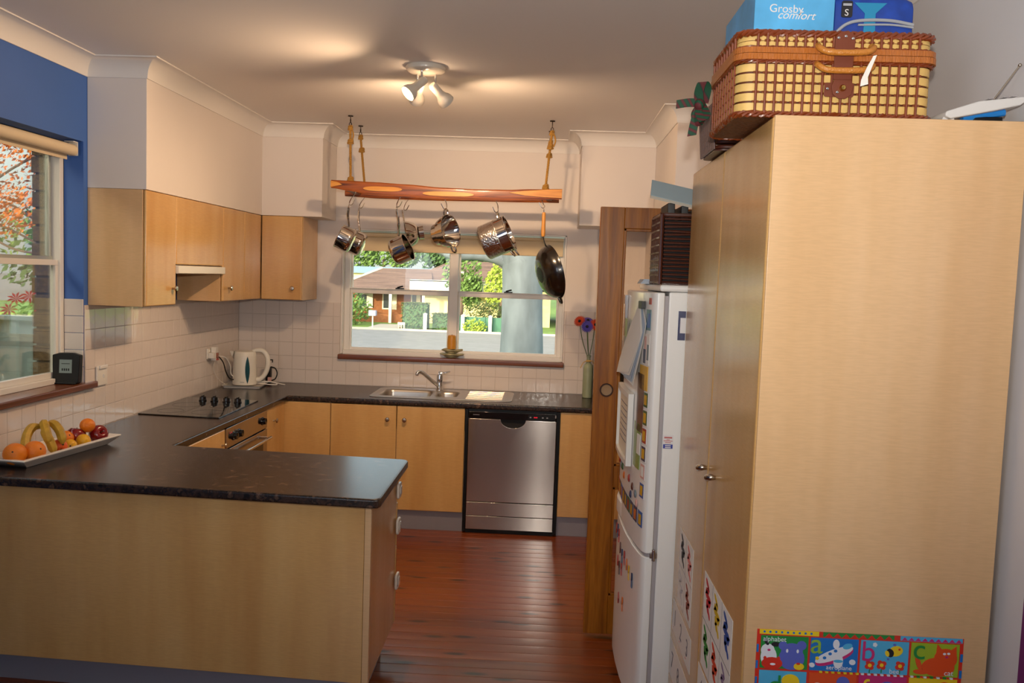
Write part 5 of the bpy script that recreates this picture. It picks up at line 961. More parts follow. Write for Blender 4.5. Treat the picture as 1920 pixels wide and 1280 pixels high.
def pale(x0, x1, z0, z1, pts=None):
    n = 22; poly = pts or [((x0+x1)/2+(x1-x0)/2*math.copysign(abs(math.cos(2*PI*i/n))**.6, math.cos(2*PI*i/n)), (z0+z1)/2+(z1-z0)/2*math.sin(2*PI*i/n)) for i in range(n)]
    MB().prism(poly, 'y', -.8485, -.838).build('sapwood_patch', 'rack_pale', fp, bevel=.001, seg=1)
pale(1.122, 1.378, 2.287, 2.318); pale(1.510, 1.845, 2.268, 2.298)
pale(0, 0, 0, 0, [(.9085, 2.305), (.985, 2.322), (.955, 2.338), (.9085, 2.346)]); pale(0, 0, 0, 0, [(2.07, 2.305), (2.18, 2.288), (2.30, 2.281), (2.4135, 2.279), (2.4135, 2.337), (2.30, 2.330), (2.17, 2.318)])
for x in (1.0, 2.33): MB().box(x-.02, x+.02, -.80, -.445, 2.295, 2.325).build('cross_batten', 'rack_wood', t, bevel=.003)
mat('rope', '#b98a3c', .85, bump=1, bscale=220); mat('iron', '#3a2d24', .45, .7)
def rope(x, y, zt, x2, z2, doub=True):
    b = MB()
    for s_ in range(3):
        n = 60; pts = []
        for i in range(n+1): f = i/n; a = f*(zt-z2)*2*PI/.03+s_*2*PI/3; pts.append((x+(x2-x)*f+.0045*math.cos(a), y+.0045*math.sin(a), zt+(z2-zt)*f))
        b.tube(pts, .0045, 6)
    r = b.build('rope', 'rope', t)
    for zz, R0 in ((zt-.012, .013), (zt-.10, .017), (z2+.010, .018)):
        f = (zt-zz)/(zt-z2); k = MB()
        for q in range(3): k.tube([(x+(x2-x)*f+R0*math.cos(2*PI*i/10)*(1-.1*q), y+R0*math.sin(2*PI*i/10), zz+.009*q-.009+.004*math.sin(2*PI*i/10+q)) for i in range(10)], .0065, 6, closed=True)
        k.build('knot', 'rope', r)
    if doub: MB().tube(bez([(x+.012, y-.01, zt-.10), (x+.024, y-.012, zt-.06), (x+.012, y-.008, zt-.02), (x, y, zt)], 5), .005, 6).build('rope_end', 'rope', r)
    h = MB().tube([(x+.008*math.sin(2*PI*i/14), y, zt+.012+.012*math.cos(2*PI*i/14)) for i in range(14)], .0026, 6, closed=True).tube([(x, y+.009*math.sin(2*PI*i/14), zt+.036+.012*math.cos(2*PI*i/14)) for i in range(14)], .0026, 6, closed=True).cyl((x, y, zt+.045), (x, y, CZ-.0005), .0028, n=8).lathe([(.017, 0), (.017, .004), (0, .006)], Matrix.Translation((x, y, CZ-.0065)), 14)
    h.build('ceiling_hook', 'iron', t)
rope(1.02, -.80, 2.705, 1.028, 2.352); rope(1.005, -.43, 2.705, 1.045, 2.328, False); rope(2.335, -.82, 2.705, 2.305, 2.340); rope(2.328, -.43, 2.705, 2.300, 2.328, False)
# S-hooks
hk = 0
def hook(x, y, zb, lab, dx=.02, ztop=2.262):
    o = MB().tube(bez([(x-dx*1.6, y+.040, ztop+.012), (x-dx*1.4, y+.062, ztop+.022), (x-dx*.9, y+.060, ztop+.002), (x-dx*.2, y+.034, ztop-.026), (x+dx*.12, y+.006, zb+.014), (x-dx*.25, y+.0, zb), (x-dx*1.1, y-.002, zb+.008), (x-dx*1.9, y-.004, zb+.036)], 6), .0028, 8).build('s_hook', 'chrome')
    return tag(o, lab, 'hook', 'pan hooks on the pot rack')
hook(1.034, -.845, 2.192, 'chrome hook at the left end of the front plank holding a saucepan', -.018); hook(1.012, -.445, 2.205, 'chrome hook at the left end of the rear plank holding a saucepan', -.018, 2.275)
hook(1.345, -.845, 2.190, 'chrome hook on the front plank holding the second saucepan', -.018); hook(1.325, -.445, 2.200, 'chrome hook on the rear plank holding the colander', -.018, 2.275)
hook(1.668, -.845, 2.185, 'chrome hook in the middle holding the steamer insert', .018, 2.25); hook(2.003, -.845, 2.174, 'chrome hook holding the hammered stockpot', .018, 2.25); hook(2.302, -.845, 2.212, 'chrome hook at the right end holding the wok', .018, 2.262)
P1, P2, P3 = (1.014, -.83, 1.972), (1.003, -.45, 1.960), (1.374, -.83, 1.911)
def pan(name, label, ctr, hookpt, open_dir, up_dir, R0, H, m='pot_steel', round_b=.03):
    """saucepan centred at ctr: local z = opening, local x = towards the handle; the handle ends in a loop at hookpt"""
    Z = Vector(open_dir).normalized(); Xd = Vector(up_dir); Xd = (Xd-Z*Xd.dot(Z)).normalized()
    M = frame(Vector(ctr)-Z*H/2, Xd, Z); o = thing(name, label, 'saucepan', M=M)
    pr = [(0, 0), (R0-round_b, 0)]+[(R0-round_b+round_b*math.sin(PI/2*i/6), round_b-round_b*math.cos(PI/2*i/6)) for i in range(1, 7)]+[(R0, H-.006), (R0+.004, H-.002), (R0+.003, H), (R0-.002, H-.002), (R0-.0025, round_b), (R0-round_b, .003), (0, .003)]
    MB().lathe(pr, None, 48).build('body', m, o, local=True, smooth=40)
    e = M.inverted() @ Vector(hookpt); a = Vector((R0-.002, 0, H-.03)); b = Vector((R0+.016, 0, H-.024)); d = e-b
    q = bez([a, b, b+d*.45+Vector((0, 0, .006)), b+d*.8+Vector((0, 0, .002)), e-d.normalized()*.016], 6)
    MB().tube(q, [.006]*4+[.0065]*6+[.0085]*8+[.008]*4+[.006]*3, 10).build('handle', m, o, local=True)
    u = d.normalized(); v = Vector((0, 1, 0)); MB().tube([e-u*.008+u*.009*math.cos(2*PI*i/12)+v*.006*math.sin(2*PI*i/12) for i in range(12)], .0032, 8, closed=True).build('hanging_loop', m, o, local=True)
    return o
pan('saucepan', 'shiny steel saucepan hanging at the front left, opening to the left', P1, (1.030, -.848, 2.190), (-.89, -.10, .42), (.40, 0, .9), .080, .10)
pan('saucepan', 'shiny steel saucepan hanging just behind the front left one', P2, (1.008, -.448, 2.203), (-.90, -.05, .38), (.36, 0, .92), .084, .10)
pan('saucepan', 'steel saucepan hanging second from left, opening to the right', P3, (1.345, -.848, 2.188), (.89, -.10, .42), (-.40, 0, .9), .088, .115)
# footed colander
Zc = Vector((-.80, -.15, -.15)).normalized(); M = frame(Vector((1.390, -.445, 2.04)), (-.35, 0, 1), Zc); o = thing('colander', 'small steel footed colander hanging behind the second saucepan', 'colander', M=M)
MB().lathe([(0, -.045), (.042, -.042), (.070, -.02), (.088, .02), (.094, .045), (.098, .046), (.094, .048), (.085, .02), (.068, -.017), (0, -.040)], None, 40).build('bowl', 'pot_steel', o, local=True, smooth=40); MB().lathe([(.040, -.043), (.046, -.075), (.049, -.075), (.046, -.042)], None, 32).build('foot_ring', 'pot_steel', o, local=True)
for s_, e_ in ((-1, 0), (1, .036)): MB().tube(bez([(s_*.094, -.025, .044), (s_*(.122+e_), -.02, .046), (s_*(.13+e_), 0, .048), (s_*(.122+e_), .02, .046), (s_*.094, .025, .044)], 5), .0042, 8).build('handle', 'pot_steel', o, local=True)
# stepped steamer insert
Zc = Vector((.86, -.42, .22)).normalized(); M = frame(Vector((1.655, -.83, 2.035)), (-.22, 0, 1), Zc); o = thing('steamer_insert', 'stepped steel steamer insert hanging in the middle, open side to the right', 'steamer', M=M)
MB().lathe([(0, -.065), (.058, -.065), (.068, -.058), (.071, -.02), (.088, -.012), (.091, .012), (.104, .02), (.108, .052), (.112, .053), (.1115, .056), (.1055, .053), (.095, .02), (.064, -.030), (.05, -.058), (0, -.060)], None, 48).build('body', 'pot_steel', o, local=True, smooth=32)
for s_ in (-1, 1): MB().tube(bez([(s_*.106, -.022, .045), (s_*.133, -.02, .05), (s_*.142, 0, .054), (s_*.133, .02, .05), (s_*.106, .022, .045)], 5), .0065, 8).build('handle', 'pot_steel', o, local=True)
# hammered stockpot
Zc = Vector((.90, -.12, .40)).normalized(); M = frame(Vector((1.998, -.83, 2.010))-Zc*.09, (-.36, 0, .93), Zc); o = thing('stockpot', 'hammered steel stockpot hanging sideways between steamer and wok', 'stockpot', M=M)
MB().lathe([(0, 0), (.106, 0), (.113, .006), (.115, .012), (.115, .11), (.117, .112), (.117, .118), (.116, .12)], None, 56).build('body', 'pot_hammered', o, local=True, smooth=40); MB().lathe([(.116, .12), (.1165, .178), (.121, .182), (.121, .185), (.115, .185), (.113, .178), (.112, .01), (0, .004)], None, 56).build('upper_band', 'pot_steel', o, local=True, smooth=40)
for s_ in (-1, 1): MB().tube(bez([(s_*.114, -.03, .15), (s_*.142, -.028, .158), (s_*.152, 0, .162), (s_*.142, .028, .158), (s_*.114, .03, .15)], 5), .006, 8).build('handle', 'pot_steel', o, local=True)
ha = MB().tube(bez([(-.114, -.06, .168), (-.146, -.055, .178), (-.150, -.04, .18), (-.114, -.035, .17)], 5), .006, 8).build('lid_handle', 'pot_steel', o, local=True)
# wok
Zb = Vector((-.90, -.34, -.27)).normalized(); Mw = frame(Vector((2.370, -.80, 1.805)), (-.30, 0, .95), -Zb); o = thing('wok', 'black carbon steel wok with wooden handle hanging at the right end', 'wok', M=Mw)
pr = [(0, -.088), (.052, -.088), (.056, -.0865)]+[(.056+.122*math.sin(a), -.0865+.105*(1-math.cos(a))) for a in [PI/2*.93*i/9 for i in range(1, 10)]]
rim = pr[-1]; pr += [(rim[0]+.003, rim[1]+.003), (rim[0]-.002, rim[1]+.004)]+[(max(a-.003, 0), b+.002) for a, b in reversed(pr[:12])]
MB().lathe(pr, None, 56).build('bowl', 'wok_iron', o, local=True, smooth=40); mat('wok_base', '#1a2426', .5); MB().lathe([(0, -.0895), (.05, -.0895), (.053, -.088)], None, 40).build('base_disc', 'wok_base', o, local=True)
inv = Mw.inverted(); hp = inv @ Vector((2.302, -.852, 2.03)); hq = inv @ Vector((2.302, -.85, 2.185)); at = Vector((rim[0]-.004, 0, rim[1]-.006))
MB().tube([at, at.lerp(hp, .5), hp], [.006, .005, .005], 8).build('socket', 'steel_plain', o, local=True); d_ = hq-hp; MB().tube([hp, hp+d_*.12, hp+d_*.5, hp+d_*.9, hq], [.0105, .014, .0125, .012, .010], 14).build('handle', 'handle_wood', o, local=True)
MB().tube([hq, hq+d_*.12], [.004, .004], 8).build('hanging_loop', 'chrome', o, local=True)
h2 = Vector((-rim[0]+.002, 0, rim[1]-.004)); MB().tube(bez([h2+Vector((.01, -.02, 0)), h2+Vector((-.03, -.014, .004)), h2+Vector((-.036, 0, .005)), h2+Vector((-.03, .014, .004)), h2+Vector((.01, .02, 0))], 5), .007, 8).build('helper_handle', 'wok_iron', o, local=True)
# ================================================================== CEILING SPOTLIGHTS
mat('lamp_white', '#d2cabd', .3, coat=.3); mat('bulb', '#fff2d0', .4, emit='#ffdc98', estr=28)
LX, LY = 1.705, -2.15
t = thing('ceiling_light', 'white round ceiling spotlight fitting with three adjustable heads', 'ceiling light', (LX, LY, CZ))
MB().lathe([(0, 0), (.096, 0), (.098, -.008), (.094, -.020), (.082, -.028), (0, -.032)], Matrix.Translation((LX, LY, CZ-.0005)), 40).build('ceiling_plate', 'lamp_white', t)
WARM = (1, .66, .39)
heads = [((LX+.002, LY-.035, CZ-.072), (-.62, -.42, -.66), (LX-.012, LY-.045)), ((LX+.030, LY+.030, CZ-.082), (.52, .60, -.52), (LX+.045, LY+.030)), ((LX-.030, LY+.040, CZ-.075), (-.28, .78, -.50), (LX-.045, LY+.04))]
for i, (p, d, s_) in enumerate(heads):
    p = Vector(p); d = Vector(d).normalized(); X = rot(p, d)
    MB().cyl((s_[0], s_[1], CZ-.028), (s_[0], s_[1], p.z), .006, n=10).cyl((s_[0], s_[1], p.z), tuple(p+d*.012), .006, n=10).build('stem', 'chrome', t)
    h = MB().lathe([(0, -.006), (.018, -.004), (.021, .004), (.022, .06), (.026, .075), (.036, .092), (.040, .106), (.041, .120), (.0385, .120), (.037, .106), (.033, .094), (.023, .077), (.019, .06), (.018, .004)], X, 28).build('lamp_head', 'lamp_white', t, smooth=50); h['label'] = 'white spotlight head'
    MB().lathe([(0, .118), (.02, .117), (.034, .111), (.037, .104), (.02, .1), (0, .1)], X, 28).build('bulb', 'bulb', h, smooth=60)
    lp_ = lamp('spot_beam', 'SPOT', tuple(p+d*.135), [58, 46, 46][i], WARM, tuple(d), spot_size=math.radians([162, 150, 150][i]), spot_blend=[.75, .8, .8][i], shadow_soft_size=.03)
lamp('vent_glow', 'POINT', (LX, LY+.005, CZ-.115), 1.0, WARM, shadow_soft_size=.012)
# blinds
t = thing('roller_blind', 'cream roller blind pulled partly down at the sink window', 'blind', (1.63, .03, 2.05))
MB().tube([(.81, .03, 2.045), (2.452, .03, 2.058)], .021, 16).build('roller', 'blind', t); MB().box(.812, 2.45, .034, .0352, 1.928, 2.05).build('fabric', 'blind', t, smooth=0); MB().tube([(.812, .0346, 1.926), (2.45, .0346, 1.930)], .005, 8).build('bottom_bar', 'blind', t)
mat('valance', '#b8cbc0', .4, .2); MB().box(.80, 2.462, .004, .012, 2.060, 2.074).build('head_rail', 'valance', t, bevel=.002)
t = thing('roller_blind', 'rolled-up beige roller blind at the side window', 'blind', (-.04, -3.2, 2.3))
MB().tube([(-.035, LY0+.02, 2.312), (-.035, -2.205, 2.312)], .028, 20).build('roller', 'blind2', t); MB().box(-.064, -.0605, LY0+.02, -2.21, 2.265, 2.312).build('fabric', 'blind2', t, smooth=0); MB().box(-.058, -.010, -2.2035, -2.2, 2.285, 2.352).box(-.058, -.01, -2.24, -2.2, 2.348, 2.353).build('bracket', 'white_plastic', t, bevel=.001)
# ================================================================== OUTSIDE
GZ = -1.2
mat('grass', '#6f8a3a', .9, vary=.25, vscale=3); mat('asphalt', '#85827f', .9, vary=.1, vscale=2); mat('kerb', '#b5aca0', .9); grain('roof_tile', ['#55433c', '#6b544b', '#7d655a'], (.5, 9, 9), 1, rough=.9, fleck=.2, fstretch=(6, 40, 40)); mat('brick_house', '#8f5a38', .9, vary=.15, vscale=8); mat('render_cream', '#e6d6a4', .9); mat('fascia', '#e8e2d2', .6)
mat('bark', '#7d848b', .9, vary=.4, vscale=3.5, bump=.5, bscale=9, stretch=(1, 1, .35)); mat('fence_green', '#d3e6d8', .5); mat('leaf_green', '#5d7a3c', .8); mat('leaf_dark', '#3d5a34', .85); mat('leaf_lime', '#93a840', .8); mat('leaf_autumn', '#c46a24', .8); mat('leaf_hedge', '#48562f', .85); mat('bract_red', '#c8202c', .7); mat('twig', '#5a4a40', .9); mat('tin_roof', '#8298a4', .5); mat('green_mesh', '#3f6a5a', .8); mat('dark_window', '#3c4248', .2); mat('post_white', '#e4dfd0', .7); mat('box_mail', '#9aa6cc', .5)
# own house above the kitchen: roof and outer walls
struct(MB().prism([(.55, 2.80), (.55, 2.90), (-5.0, 4.0), (-14, 2.90), (-14, 2.80)], 'x', -.7, 14).build('roof', 'roof_tile', smooth=0))
struct(MB().box(3.76, 13.6, -.3, .0, GZ, 2.8).box(-.24, 13.6, -13.6, -13.3, GZ, 2.8).box(-.24, .0, -13.3, RY-.11, GZ, 2.8).box(-.24, 13.6, -13.3, .2, GZ, -.31).build('wall_outer', 'brick_house', smooth=0))
# ground
struct(MB().box(-80, 80, .3, 120, GZ-.5, GZ).box(-80, -.3, -40, .3, GZ-.5, GZ).build('ground', 'grass', smooth=0))
struct(MB().box(-80, 80, 24, 37.2, GZ+.005, GZ+.03).build('road', 'asphalt', smooth=0)); struct(MB().box(-80, 80, 37.2, 37.5, GZ, GZ+.12).box(-80, 80, 23.7, 24, GZ, GZ+.12).build('kerb', 'kerb', smooth=0))
struct(MB().box(-7.2, -5.6, 37.6, 42.5, GZ+.005, GZ+.03).build('driveway', 'kerb', smooth=0))
def leaves(b, c, r, n, s, shell=.35):
    for _ in range(n):
        while True:
            v = Vector((random.uniform(-1, 1), random.uniform(-1, 1), random.uniform(-1, 1)))
            if shell < v.length < 1: break
        p = Vector((c[0]+v.x*r[0], c[1]+v.y*r[1], c[2]+v.z*r[2])); a = Vector((random.gauss(0, 1), random.gauss(0, 1), random.gauss(0, 1))).normalized(); u = a.orthogonal().normalized(); w_ = a.cross(u); q = s*random.uniform(.6, 1.3)
        b.mesh([p+u*q, p+w_*q*.5, p-u*q, p-w_*q*.5], [(0, 1, 2, 3)])
    return b
def tree(name, label, base, h, crowns, m, n, s, tr=.15, cat='tree', grp=None, mi2=None):
    t = thing(name, label, cat, base, group=grp); b = MB()
    for c, r in crowns: leaves(b, c, r, n, s)
    f = b.build('crown', m, t, smooth=0); f['kind'] = 'stuff'
    k = MB().tube([base, (base[0]+.1, base[1], base[2]+h*.5), (crowns[0][0][0], crowns[0][0][1], base[2]+h)], [tr, tr*.8, tr*.4], 8)
    for c, r in crowns[1:]: k.tube([(base[0]+.1, base[1], base[2]+h*.5), c], [tr*.5, tr*.15], 6)
    k.build('trunk', 'twig', t); return t
def bush(name, label, c, r, m, n, s, cat='bush', grp=None):
    t = thing(name, label, cat, (c[0], c[1], GZ), group=grp); f = leaves(MB(), c, r, n, s, .2).build('foliage', m, t, smooth=0); f['kind'] = 'stuff'
    MB().tube([(c[0], c[1], GZ), (c[0], c[1], c[2])], .06, 6).build('stem', 'twig', t); return t
# large gum trunk in the front yard with a side branch
t = thing('gum_tree', 'thick pale grey tree trunk right of the window centre with one big branch', 'tree', (2.0, 6.0, GZ))
MB().tube(bez([(2.02, 6, GZ-.1), (2.01, 6, -.3), (2.005, 6, .7), (1.985, 6, 1.6), (1.965, 6, 2.2), (1.98, 6.05, 3.2), (2.0, 6.1, 5.0)], 5), [.42, .40, .37, .35, .335]+[.325]*5+[.315, .308, .302, .298, .296]+[.292]*5+[.29]*5+[.28, .27, .26, .25, .24, .23], 24).build('trunk', 'bark', t)
MB().tube(bez([(1.95, 6, 1.85), (1.62, 5.98, 2.02), (1.3, 5.95, 2.06), (.95, 5.9, 2.06), (.5, 5.85, 2.25), (0, 5.7, 2.6)], 5), [.14, .12, .105, .095, .09, .086, .083, .08, .078, .076, .075, .074, .073, .072, .071, .07, .068, .066, .064, .062, .06, .058, .056, .054, .052, .05], 14).build('branch', 'bark', t)
c_ = MB(); leaves(c_, (.9, 6.5, 5.2), (3.5, 2, 1.6), 1500, .10); leaves(c_, (2.6, 7.5, 5.0), (3, 2, 1.5), 900, .10); f = c_.build('crown', 'leaf_green', t, smooth=0); f['kind'] = 'stuff'
# light green trees between road and house, right half of the window
tree('young_gum', 'lime green leafy tree just left of the grey trunk across the road', (-.3, 41.5, GZ), 2.6, [((.2, 41.5, 1.95), (.98, .8, 1.6)), ((-.5, 41.8, 1.1), (.75, .6, 1.2))], 'leaf_lime', 800, .12)
tree('young_gum', 'olive green tree with hanging leaves beside the house, right of the window bar', (-2.6, 42.4, GZ), 2.8, [((-2.5, 42.4, 1.95), (1.2, .7, 1.5)), ((-2.0, 42.4, .9), (.7, .6, 1.0))], 'leaf_green', 800, .13)
tree('background_tree', 'tree with a dark trunk right of the grey trunk, behind the white tank', (4.6, 41, GZ), 2.8, [((4.8, 41, 2.3), (1.4, 1, 1.4)), ((4.0, 41, 1.7), (.7, .6, .9))], 'leaf_lime', 600, .12, .24)
for i, (x, y, z, r, m, lb) in enumerate(((-24, 84, 4.4, 3.2, 'leaf_dark', 'dark leafy tree behind the house roof, at the far left'), (-15.5, 86, 4.7, 3.2, 'leaf_green', 'mid green tree rising behind the house roof'), (-7.2, 84, 4.6, 3.1, 'leaf_dark', 'darker tree behind the house, above the tin roof'), (.8, 86, 4.8, 3.1, 'leaf_green', 'tree behind the house near the window bar'), (9.4, 85, 5, 3.1, 'leaf_dark', 'tree behind the house right of the window bar'), (19, 85, 4.5, 3.1, 'leaf_dark', 'tree at the far right behind the trunk'))):
    tree('background_tree', lb, (x, y, GZ), 4.5, [((x, y, z), (r, r*.7, r*.8)), ((x+r*.7, y, z-.8), (r*.6, r*.5, r*.5)), ((x-r*.7, y, z-1), (r*.6, r*.5, r*.6))], m, 700, .28, .3, grp='trees behind the house')
# house across the road
H = thing('brick_house', 'single-storey brick house with hipped tile roof across the road', 'house', (-6, 47, GZ))
MB().box(-9.9, -4.6, 46.6, 54, GZ, .78).build('wall', 'brick_house', H, smooth=0)
MB().box(-5.2, 2.6, 45.2, 55, GZ, .95).build('garage_wall', 'render_cream', H, smooth=0)
MB().mesh([(-10.5, 43.9, .76), (-4.4, 43.9, .86), (-4.4, 52, .86), (-10.5, 52, .76), (-8.15, 47.6, 2.06), (-5.0, 47.6, 2.10)], [(0, 1, 5, 4), (1, 2, 5), (2, 3, 4, 5), (3, 0, 4), (3, 2, 1, 0)]).build('roof', 'roof_tile', H, smooth=0)
MB().mesh([(-6.9, 45.0, 1.05), (4.5, 45.0, 1.05), (4.5, 57, 1.05), (-6.9, 57, 1.05), (-3.95, 49, 2.70), (1.5, 49, 2.70)], [(0, 1, 5, 4), (1, 2, 5), (2, 3, 4, 5), (3, 0, 4), (3, 2, 1, 0)]).build('roof', 'roof_tile', H, smooth=0)
MB().tube([(-8.15, 47.56, 2.08), (-9.0, 46.2, 1.60), (-10.45, 43.9, .79)], .07, 6).tube([(-3.95, 48.96, 2.72), (-2.5, 46.2, 1.6), (-1.9, 45.1, 1.12)], .07, 6).build('hip_capping', 'fascia', H)
MB().box(-10.5, -4.4, 43.85, 43.95, .66, .82).build('gutter', 'fascia', H); MB().box(-5.7, 1.5, 43.4, 43.55, .62, 1.42).build('carport_fascia', 'fascia', H); MB().box(-5.7, 1.5, 43.4, 45.2, 1.36, 1.44).build('carport_roof', 'fascia', H)
for x in (-6.93, -4.95): MB().box(x-.08, x+.08, 43.95, 44.1, GZ, .72).build('porch_post', 'post_white', H)
MB().box(-10, -5.6, 44.4, 44.6, GZ, -.68).build('porch_wall', 'brick_house', H)
for (x0, x1, z0, z1) in ((-9.4, -8.5, -.45, .45), (-7.9, -7.0, -.5, .62), (-6.1, -5.5, -1.1, .6)):
    wn = MB().box(x0, x1, 46.52, 46.58, z0, z1).build('window', 'post_white', H, smooth=0); MB().box(x0+.08, x0+(x1-x0)*.55, 46.49, 46.515, z0+.08, z1-.08).build('pane', 'dark_window', wn, smooth=0)
t = thing('tin_roofed_house', 'house with a pale tin roof showing above the brick house', 'house', (-14, 66, GZ)); MB().mesh([(-21, 65, 1.7), (-7, 65, 1.7), (-7, 71, 2.3), (-21, 71, 2.3), (-21, 71, 1.0), (-7, 71, 1.0)], [(0, 1, 2, 3), (3, 2, 5, 4), (0, 3, 4), (1, 5, 2), (0, 4, 5, 1)]).build('roof', 'tin_roof', t, smooth=0); MB().box(-20.5, -7.5, 65.5, 70.5, GZ, 1.7).build('wall', 'render_cream', t, smooth=0)
t = thing('neighbour_house', 'orange brick neighbouring house right of the carport', 'house', (4, 52, GZ)); MB().box(5.0, 12, 50, 58, GZ, 1.2).build('wall', 'brick_house', t, smooth=0); MB().mesh([(4.7, 49.5, 1.2), (12.5, 49.5, 1.2), (12.5, 58.5, 1.2), (4.7, 58.5, 1.2), (7, 54, 2.9), (10, 54, 2.9)], [(0, 1, 5, 4), (1, 2, 5), (2, 3, 4, 5), (3, 0, 4)]).build('roof', 'roof_tile', t, smooth=0)
# hedges, posts, letterbox
def hedge(label, x0, x1, y0, y1, z1, m='leaf_hedge'):
    t = thing('hedge', label, 'hedge', ((x0+x1)/2, y0, GZ), group='hedges across the road'); MB().box(x0+.06, x1-.06, y0+.06, y1-.06, GZ, z1-.06).build('core', 'leaf_dark', t, smooth=0); b = MB()
    for _ in range(int(900*(x1-x0)*(z1-GZ)/2.2)):
        p = Vector((random.uniform(x0, x1), random.choice((y0, y0, y1)) if random.random() < .6 else random.uniform(y0, y1), random.uniform(GZ, z1) if random.random() < .75 else z1)); a = Vector((random.gauss(0, 1), random.gauss(0, 1), random.gauss(0, 1))).normalized(); u = a.orthogonal().normalized(); w_ = a.cross(u); b.mesh([p+u*.07, p+w_*.04, p-u*.07, p-w_*.04], [(0, 1, 2, 3)])
    f = b.build('foliage', m, t, smooth=0); f['kind'] = 'stuff'
hedge('tall clipped hedge block in front of the porch', -5.35, -3.95, 38.6, 40.0, .20); hedge('lower hedge between the two white posts left of the window bar', -3.75, -2.25, 38.8, 39.8, -.32)
for x, lb in ((-4.02, 'white post between the tall and the low hedge'), (-2.02, 'white post right of the window bar'), (-.57, 'white post left of the grey trunk')): tag(MB().box(x-.09, x+.09, 38.3, 38.48, GZ, -.33).mesh([(x-.12, 38.27, -.33), (x+.12, 38.27, -.33), (x+.12, 38.51, -.33), (x-.12, 38.51, -.33), (x, 38.39, -.26)], [(0, 1, 4), (1, 2, 4), (2, 3, 4), (3, 0, 4)]).build('gate_post', 'post_white', smooth=0), lb, 'post', 'white posts across the road')
t = thing('mesh_fence', 'dark green mesh fence between the white posts', 'fence', (-.8, 38.6, GZ)); MB().box(-2.25, .55, 38.55, 38.62, GZ, -.40).build('mesh', 'green_mesh', t, smooth=0)
for i in range(7): MB().box(-2.25+.45*i, -2.20+.45*i, 38.50, 38.55, GZ, -.36).build('picket', 'green_mesh', t, smooth=0)
bush('bush', 'bright green bush at the left edge of the sink window view', (-8.6, 41, -.35), (1.25, .9, .85), 'leaf_green', 900, .10); bush('bush', 'dark shrub above the bright green bush at the left', (-9.2, 43, .1), (1.0, .8, .7), 'leaf_dark', 500, .11); bush('bush', 'light green bush in front of the green mesh fence', (-1.35, 37.9, -.85), (.65, .4, .4), 'leaf_lime', 450, .07); bush('bush', 'olive shrub spreading over the green mesh fence', (-.75, 40.5, -.1), (1.5, .7, .55), 'leaf_hedge', 700, .09)
t = thing('letterbox', 'pale blue letterbox on a thin post', 'letterbox', (-6.85, 38.6, GZ)); MB().box(-7.05, -6.68, 38.4, 38.8, -.52, -.25).build('box', 'box_mail', t, smooth=0); MB().box(-6.89, -6.83, 38.57, 38.63, GZ, -.52).build('post', 'post_white', t, smooth=0)
t = thing('water_tank', 'pale cream domed tank at the right edge of the window view', 'tank', (4.1, 24.5, GZ)); MB().lathe([(0, 1.32), (.7, 1.22), (1.2, 1.05), (1.35, .85), (1.35, 0)], Matrix.Translation((4.25, 25.5, GZ)), 32).build('shell', 'render_cream', t)
t = thing('marker_stakes', 'small pink and white marker stakes on the verge', 'stakes', (-4.9, 34, GZ)); 
for i in range(3): MB().box(-5.35+.14*i, -5.29+.14*i, 37.8, 37.84, GZ, GZ+.42).build('stake', 'mag_pink', t, smooth=0)
MB().box(-5.37, -5.0, 37.79, 37.82, GZ+.3, GZ+.42).build('tape', 'post_white', t, smooth=0)
# ------------------------------------------------------------------ view from the side window
t = thing('metal_fence', 'pale green corrugated metal fence outside the side window', 'fence', (-3, 1.5, GZ))
for i in range(14):
    x = -4.4+.2*i; MB().prism([(x, 1.5), (x+.06, 1.5), (x+.075, 1.475), (x+.125, 1.475), (x+.14, 1.5), (x+.2, 1.5), (x+.2, 1.506), (x+.136, 1.506), (x+.121, 1.481), (x+.079, 1.481), (x+.064, 1.506), (x, 1.506)], 'z', GZ, 1.19).build('sheet_rib', 'fence_green', t, smooth=0)
MB().box(-4.4, -1.6, 1.46, 1.52, 1.19, 1.235).build('top_rail', 'fence_green', t, bevel=.005)
t = thing('poinsettia', 'red-flowering poinsettia bush behind the metal fence', 'bush', (-3.4, 2.7, GZ)); f = leaves(leaves(MB(), (-3.3, 2.8, 1.05), (.30, .3, .30), 170, .055, .1), (-3.5, 2.8, 1.0), (.22, .2, .25), 60, .05, .1).build('foliage', 'leaf_lime', t, smooth=0); f['kind'] = 'stuff'
MB().tube([(-3.3, 2.8, GZ), (-3.3, 2.8, 1.2)], .03, 6).tube([(-3.3, 2.8, .9), (-3.15, 2.8, 1.3)], .015, 6).build('stem', 'stalk_green', t)
for c in ((-3.42, 2.65, 1.34), (-3.27, 2.65, 1.37), (-3.50, 2.65, 1.22), (-3.20, 2.7, 1.25)):
    X = rot(c, (.3, -.7, .6)); b = MB()
    for k in range(9): a = 2*PI*k/9; b.mesh([X @ Vector(v) for v in ((0, 0, 0), (.055*math.cos(a-.25), .055*math.sin(a-.25), .01), (.10*math.cos(a), .10*math.sin(a), -.005), (.055*math.cos(a+.25), .055*math.sin(a+.25), .01))], [(0, 1, 2, 3)])
    b.build('flower_bract', 'bract_red', t, smooth=0)
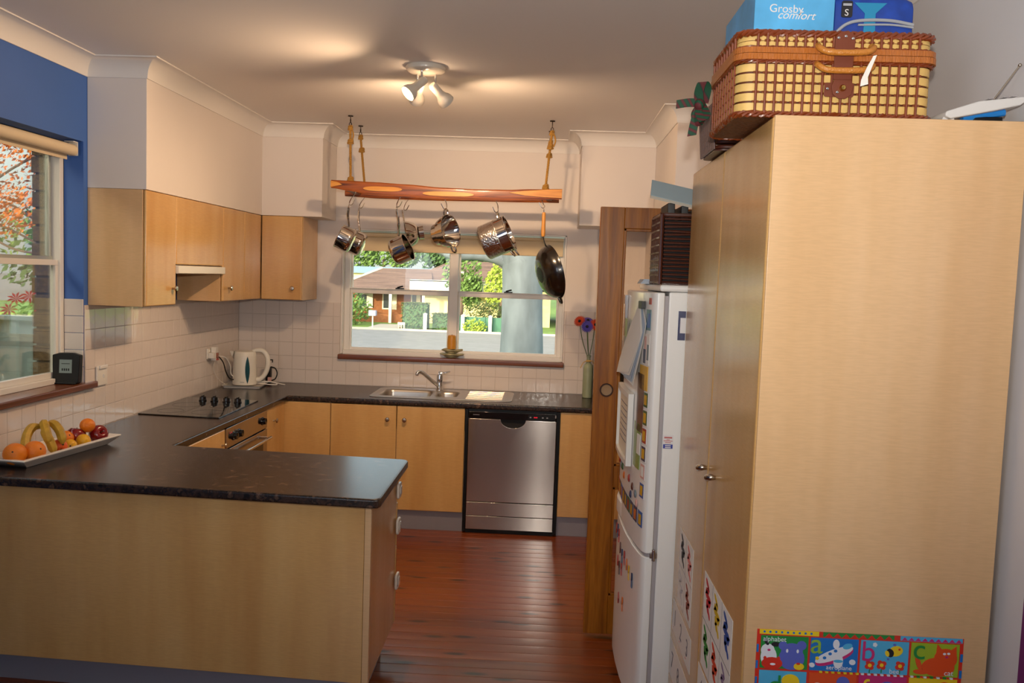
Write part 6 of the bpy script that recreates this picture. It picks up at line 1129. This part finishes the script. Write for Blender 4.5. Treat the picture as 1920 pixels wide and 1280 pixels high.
t = thing('autumn_tree', 'tree with orange autumn leaves outside the side window', 'tree', (-6.4, 5.2, GZ)); b = MB()
for c, r in (((-5.6, 6.0, 3.05), (.9, .8, .55)), ((-5.2, 6.0, 2.5), (.8, .7, .38)), ((-6.0, 6, 2.5), (.6, .6, .5)), ((-5.0, 6.1, 3.4), (.7, .6, .3)), ((-5.9, 6.2, 3.7), (.8, .6, .3))): leaves(b, c, r, 520, .038, .1)
f = b.build('crown', 'leaf_autumn', t, smooth=0); f['kind'] = 'stuff'
k = MB().tube([(-7.2, 6, GZ), (-7.0, 6, 1.5), (-6.4, 6, 2.5)], [.14, .11, .07], 8)
for p in (((-6.4, 6, 2.5), (-5.5, 6, 2.15), (-4.8, 6, 1.75)), ((-6.4, 6, 2.5), (-5.7, 6, 2.6), (-4.9, 6, 2.1)), ((-6.4, 6, 2.5), (-5.6, 6, 3.1), (-4.8, 6, 3.5)), ((-6.4, 6, 2.4), (-5.6, 5.9, 1.95), (-5.0, 5.9, 1.85))): k.tube(bez(p, 5), .018, 6)
k.build('branches', 'twig', t)
bush('bush', 'dark green shrubs on the far side of the street, seen through the side window', (-16.5, 27, 1.3), (3.0, 1.2, .8), 'leaf_dark', 900, .14); bush('bush', 'blue-green trees at the end of the street view', (-24, 42, 3.2), (6.0, 2, 2.2), 'leaf_green', 900, .26)
struct(MB().box(-30, -9.0, 16, 22.5, GZ+.0, .35).build('embankment', 'grass', smooth=0)); struct(MB().mesh([(-30, 22.4, .36), (-9, 22.4, .36), (-14, 40, 1.0), (-40, 40, 1.0)], [(0, 1, 2, 3)]).build('side_road', 'asphalt', smooth=0))
# unseen house-shaped mass, added to keep the low sun off the side window
t = thing('side_sun_block', 'unseen brick house mass added to shade the kitchen side window', 'house', (-7, -7, GZ)); MB().box(-8, -2.0, -16, -1.3, GZ, 3.3).build('wall', 'brick_house', t, smooth=0); MB().prism([(-1.6, 3.2), (-8.4, 3.2), (-5.0, 4.6)], 'y', -16.5, -1.0).build('roof', 'roof_tile', t, smooth=0)
